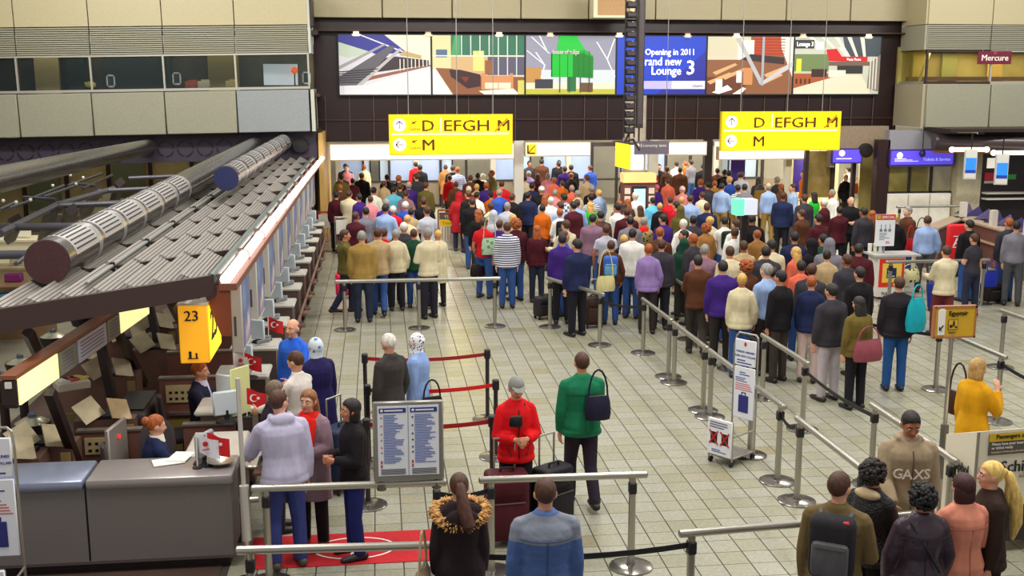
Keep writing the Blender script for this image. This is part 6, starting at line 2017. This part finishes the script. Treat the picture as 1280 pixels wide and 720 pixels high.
for it in range(46):
    if it >= 40:
        keep_clear()
    for i, a in enumerate(people):
        for b in people[i + 1:]:
            d = a['p'] - b['p']
            if d.length < .46:
                d = d.normalized() * (.47 - d.length) * .5 if d.length > 1e-4 else V((.1, 0))
                a['p'] += d
                b['p'] -= d
        for c in fixed:
            d = a['p'] - c
            if d.length < .5:
                a['p'] += d.normalized() * (.51 - d.length)
keep_clear()
for a in people:
    ex = a['ex']
    col = a['col']
    g_ = GARM[a['ar']]
    if col[1:2] == ':':
        g_ = {'s': 'striped ', 'c': 'checked ', 'p': 'spotted '}[col[0]] + g_
        col = ''
    hood = 'H' in ex
    cap_ = [x[2:] for x in ex if x.startswith('C:')]
    ht = 'hood up' if hood else 'with ' + (CAPN[cap_[0]] if cap_ else HTXT[a['hr']])
    s = 'person in %s %s%s' % ((col + ' ' + g_).strip(), ht, '')
    if 'K' in ex:
        s = s.replace('with balding head', 'balding').replace('with grey hair', 'grey haired').replace('with dark hair', 'dark haired')
    if 'K' in ex:
        s += ' and khakis'
    if 'J' in ex:
        s += ' and blue jeans'
    a['desc'] = s
for a in people:
    a['place'] = min(PLACES, key=lambda q: (q[0] - a['u']) ** 2 + (2.2 * (q[1] - a['v'])) ** 2)[2]
NEARW = ('nearest', 'second nearest', 'third nearest', 'fourth nearest', 'fifth nearest', 'sixth nearest')


def same(k):
    d = {}
    for a in people:
        d.setdefault(a[k], []).append(a)
    return d


for k, l in same('desc').items():
    for a in l:
        a['l1'] = k + ' ' + a['place']
for k, l in same('l1').items():
    l.sort(key=lambda a: a['p'].y)
    for i, a in enumerate(l):
        a['label'] = k if len(l) == 1 else k + ', ' + NEARW[i]
hair_cache = {}
packs = []
for a in people:
    f, parts, topk, sex, hc_ = ARCH[a['ar']]
    ex = a['ex']
    rz = a['rz']
    for c, r in (('f', PI), ('l', PI / 2), ('r', -PI / 2)):
        if c in ex:
            rz = r + a['rz'] * .5
    t = thing('person', a['label'], 'person', (a['p'].x, a['p'].y, 0), rz, 'people in the crowd')
    k = a['h'] / 1.75
    w_ = 1 + rc.uniform(-.04, .08)
    t.scale = (k * w_, k * w_, k)
    cap_ = [x[2:] for x in ex if x.startswith('C:')]
    col = a['col']
    if col[1:2] == ':':
        _, c1, c2 = col.split(':')
        tm_ = pattern(c1, c2, {'s': 7., 'c': 14., 'p': 14.}[col[0]], kind={'s': 'stripe', 'c': 'check', 'p': 'spot'}[col[0]])
    else:
        c = CC[col]
        tm_ = cloth(c)
    st = 'hood' if 'H' in ex else 'cap' if cap_ else HST[a['hr']]
    if st not in hc_:
        hc_[st] = f.hair(st)
    if 'H' in ex:
        hm = tm_
    elif cap_:
        hm = cloth(cap_[0])
    else:
        hm = mat(HAIRC[HCOL.get(a['hr'], a['hr'])], .6, 0, .35, 30., .3, cloth=True)
    lg = 'khaki' if 'K' in ex else 'denim' if 'J' in ex else None
    lc = CC[lg] if lg else ('c8b0aa' if 'S' in ex else 'b8aeb4' if 'T' in ex else '6a2a30' if 'V' in ex else rc.choice(('1b1a22', '23222c', '262c40', '2c2626', '31508c', '3a342e', '4a4a50')))
    pp = dict(parts)
    pp['hair'] = hc_[st]
    dress(t, pp, {'body': mat(SKINS[rc.choice((0, 0, 1, 1, 2, 3, 4))], .5, 0, .06, 20.), 'top': tm_, 'bottom': cloth(lc), 'hair': hm, 'shoe': mat(rc.choice(('1c1718', '2a2022', '3a2c24')), .5), 'top_name': TOPNAME[topk], 'hair_name': HAIRNAME.get(st)})
    for x in ex:
        if x.startswith('BK'):
            packs.append((t, f, x[3:], a))
    if 'X' in ex:
        o = f.out(MB().loft([(f.at(.5), V((.15, 0, 0)), f.F * .12), (f.at(.57), V((.12, 0, 0)), f.F * .11), (f.at(.61), V((.08, 0, 0)), f.F * .08)], 16)).build('red_scarf', cloth('d81c20'), t)
for t, f, c, a in packs:
    backpack(c.split(':')[1].replace('_', ' ') + ' backpack on the ' + (a['desc'] + ' ' + a['place']).replace('person in ', '', 1).replace(' and blue jeans', ''), t, f, c.split(':')[0], '6aa0c4' if 'blue' in c else '3a3c40', .95, strap=False)
# baggage among the crowd
G = gp
suitcase('black cabin case with a raised handle under the long front barrier', G(533, 386, 0), .1, .36, .24, .5, '1c1a2e')
suitcase('brown trolley case beside the slanting barrier', G(741, 409, 0), .2, .38, .26, .55, '3a2620')
suitcase('blue trolley suitcase leaning beside the cream-topped walker', G(1172, 389, 0), .3, .36, .26, .55, '1c2878', tilt=-.15)
suitcase('black boxy case beside the suited man with the backpack', G(1240, 379, 0), .2, .5, .3, .4, '1a1416', False)
suitcase('dark case behind the jeans of the spotted group', G(680, 398, 0), .4, .4, .26, .4, '2a262c', False)
suitcase('pink hard case at the left end of the front barrier', G(432, 372, 0), .0, .42, .26, .5, 'e02858', False)
suitcase('dark suitcase by the second barrier row', G(1010, 420, 0), .3, .4, .26, .5, '2c2024', False)
handbag('blue and red shopping bag on the black boxy case', G(1238, 358, .5), .1, .3, .34, .14, '1c2c9c', .2)
handbag('black handbag held by the red tee shirt person', G(597, 345, .5), .3, .36, .26, .14, '1c1016', .3)
handbag('pale green patterned shoulder bag on the red tee shirt person', G(612, 318, 1.0), .2, .38, .36, .12, strap=.5, pat=pattern('5a8a5c', 'a8c0a4', 9., kind='spot'))
handbag('cream canvas tote behind the slanting barrier', G(757, 364, .75), .2, .4, .3, .12, 'd2c890', .5)
handbag('patterned cream travel bag under the poster counter shelf', G(1137, 352, .25), .2, .5, .3, .3, strap=.1, pat=pattern('3a2c18', 'dcd4a0', 9., kind='spot'))
handbag('red shoulder bag on the pale blue shirt by the poster counter', G(1137, 316, .75), .2, .26, .34, .12, 'c81a24', .3)
handbag('black shoulder bag on the pale blue shirt by the poster counter', G(1150, 308, .8), .2, .4, .3, .14, '141418', .4)
handbag('orange handbag on the blond woman before the cream room', G(1071, 242, 1.0), .2, .26, .34, .12, 'd2561c', .2)
handbag('brown duffel hanging on the pale blue shirt below the right yellow sign', G(951, 270, .55), .1, .6, .8, .26, '8a6420', .2)
handbag('grey bag on the pale green trolley load', G(1014, 285, .8), .1, .5, .3, .3, '4c6468', .1)
t = tag(MB().rbox((0, 0, .4), (.55, .4, .8), .06, 2).build('canvas_trunk', cloth('a2ac5c')), 'pale green soft trunk under the grey bag in the right queue', 'trunk')
t.location = G(1014, 308, 0)


# luggage trolleys
def trolley(label, loc, rz, c, sign=None):
    t = thing('luggage_trolley', label, 'trolley', (loc[0], loc[1], 0), rz, 'luggage trolleys')
    m = mat(c, .35, .6 if c[0] in '9ab' else 0)
    f = MB()
    for x in (-.28, .28):
        f.tube([(x, .45, .12), (x, -.4, .12), (x, -.45, 1.02)], .018)
    f.cyl((-.28, -.45, 1.02), (.28, -.45, 1.02), .022)
    for i in range(7):
        x = -.24 + i * .08
        f.tube([(x, .42, .14), (x, -.38, .14), (x, -.42, .6)], .008, 6)
    f.build('frame', m, t)
    b = MB()
    for z in (.72, .8, .88, .96):
        b.tube([(-.26, -.44, z), (-.26, -.2, z), (.26, -.2, z), (.26, -.44, z)], .007, 6)
    b.build('basket', m, t)
    for x in (-.26, .26):
        for y in (-.36, .4):
            MB().cyl((x - .02, y, .06), (x + .02, y, .06), .06).build('wheel', RUBBER, t)
    s = MB().span((-.25, -.48, .55), (.25, -.46, .95)).build('panel', mat(sign or 'd9d6cc', .5), t)
    if sign:
        MB().span((-.25, -.485, .75), (.25, -.48, .95)).build('panel_header', mat('5a4c48', .5), s)
        text('Travel', .13, mat('b06a10', .5), s, T(0, -.485, .6), 'CENTER')
        text('YSL', .12, WHITE, s, T(-.02, -.49, .79), 'CENTER')
    return t


trolley('red luggage trolley beyond the last check-in desk', G(409, 306, 0), .1, 'b01420')
trolley('silver basket trolley among the left queue', G(433, 314, 0), 0, 'b4aea4')
trolley('luggage trolley with a yellow placard below the left yellow sign', G(559, 303, 0), 0, 'a8452c', 'e4bc20')
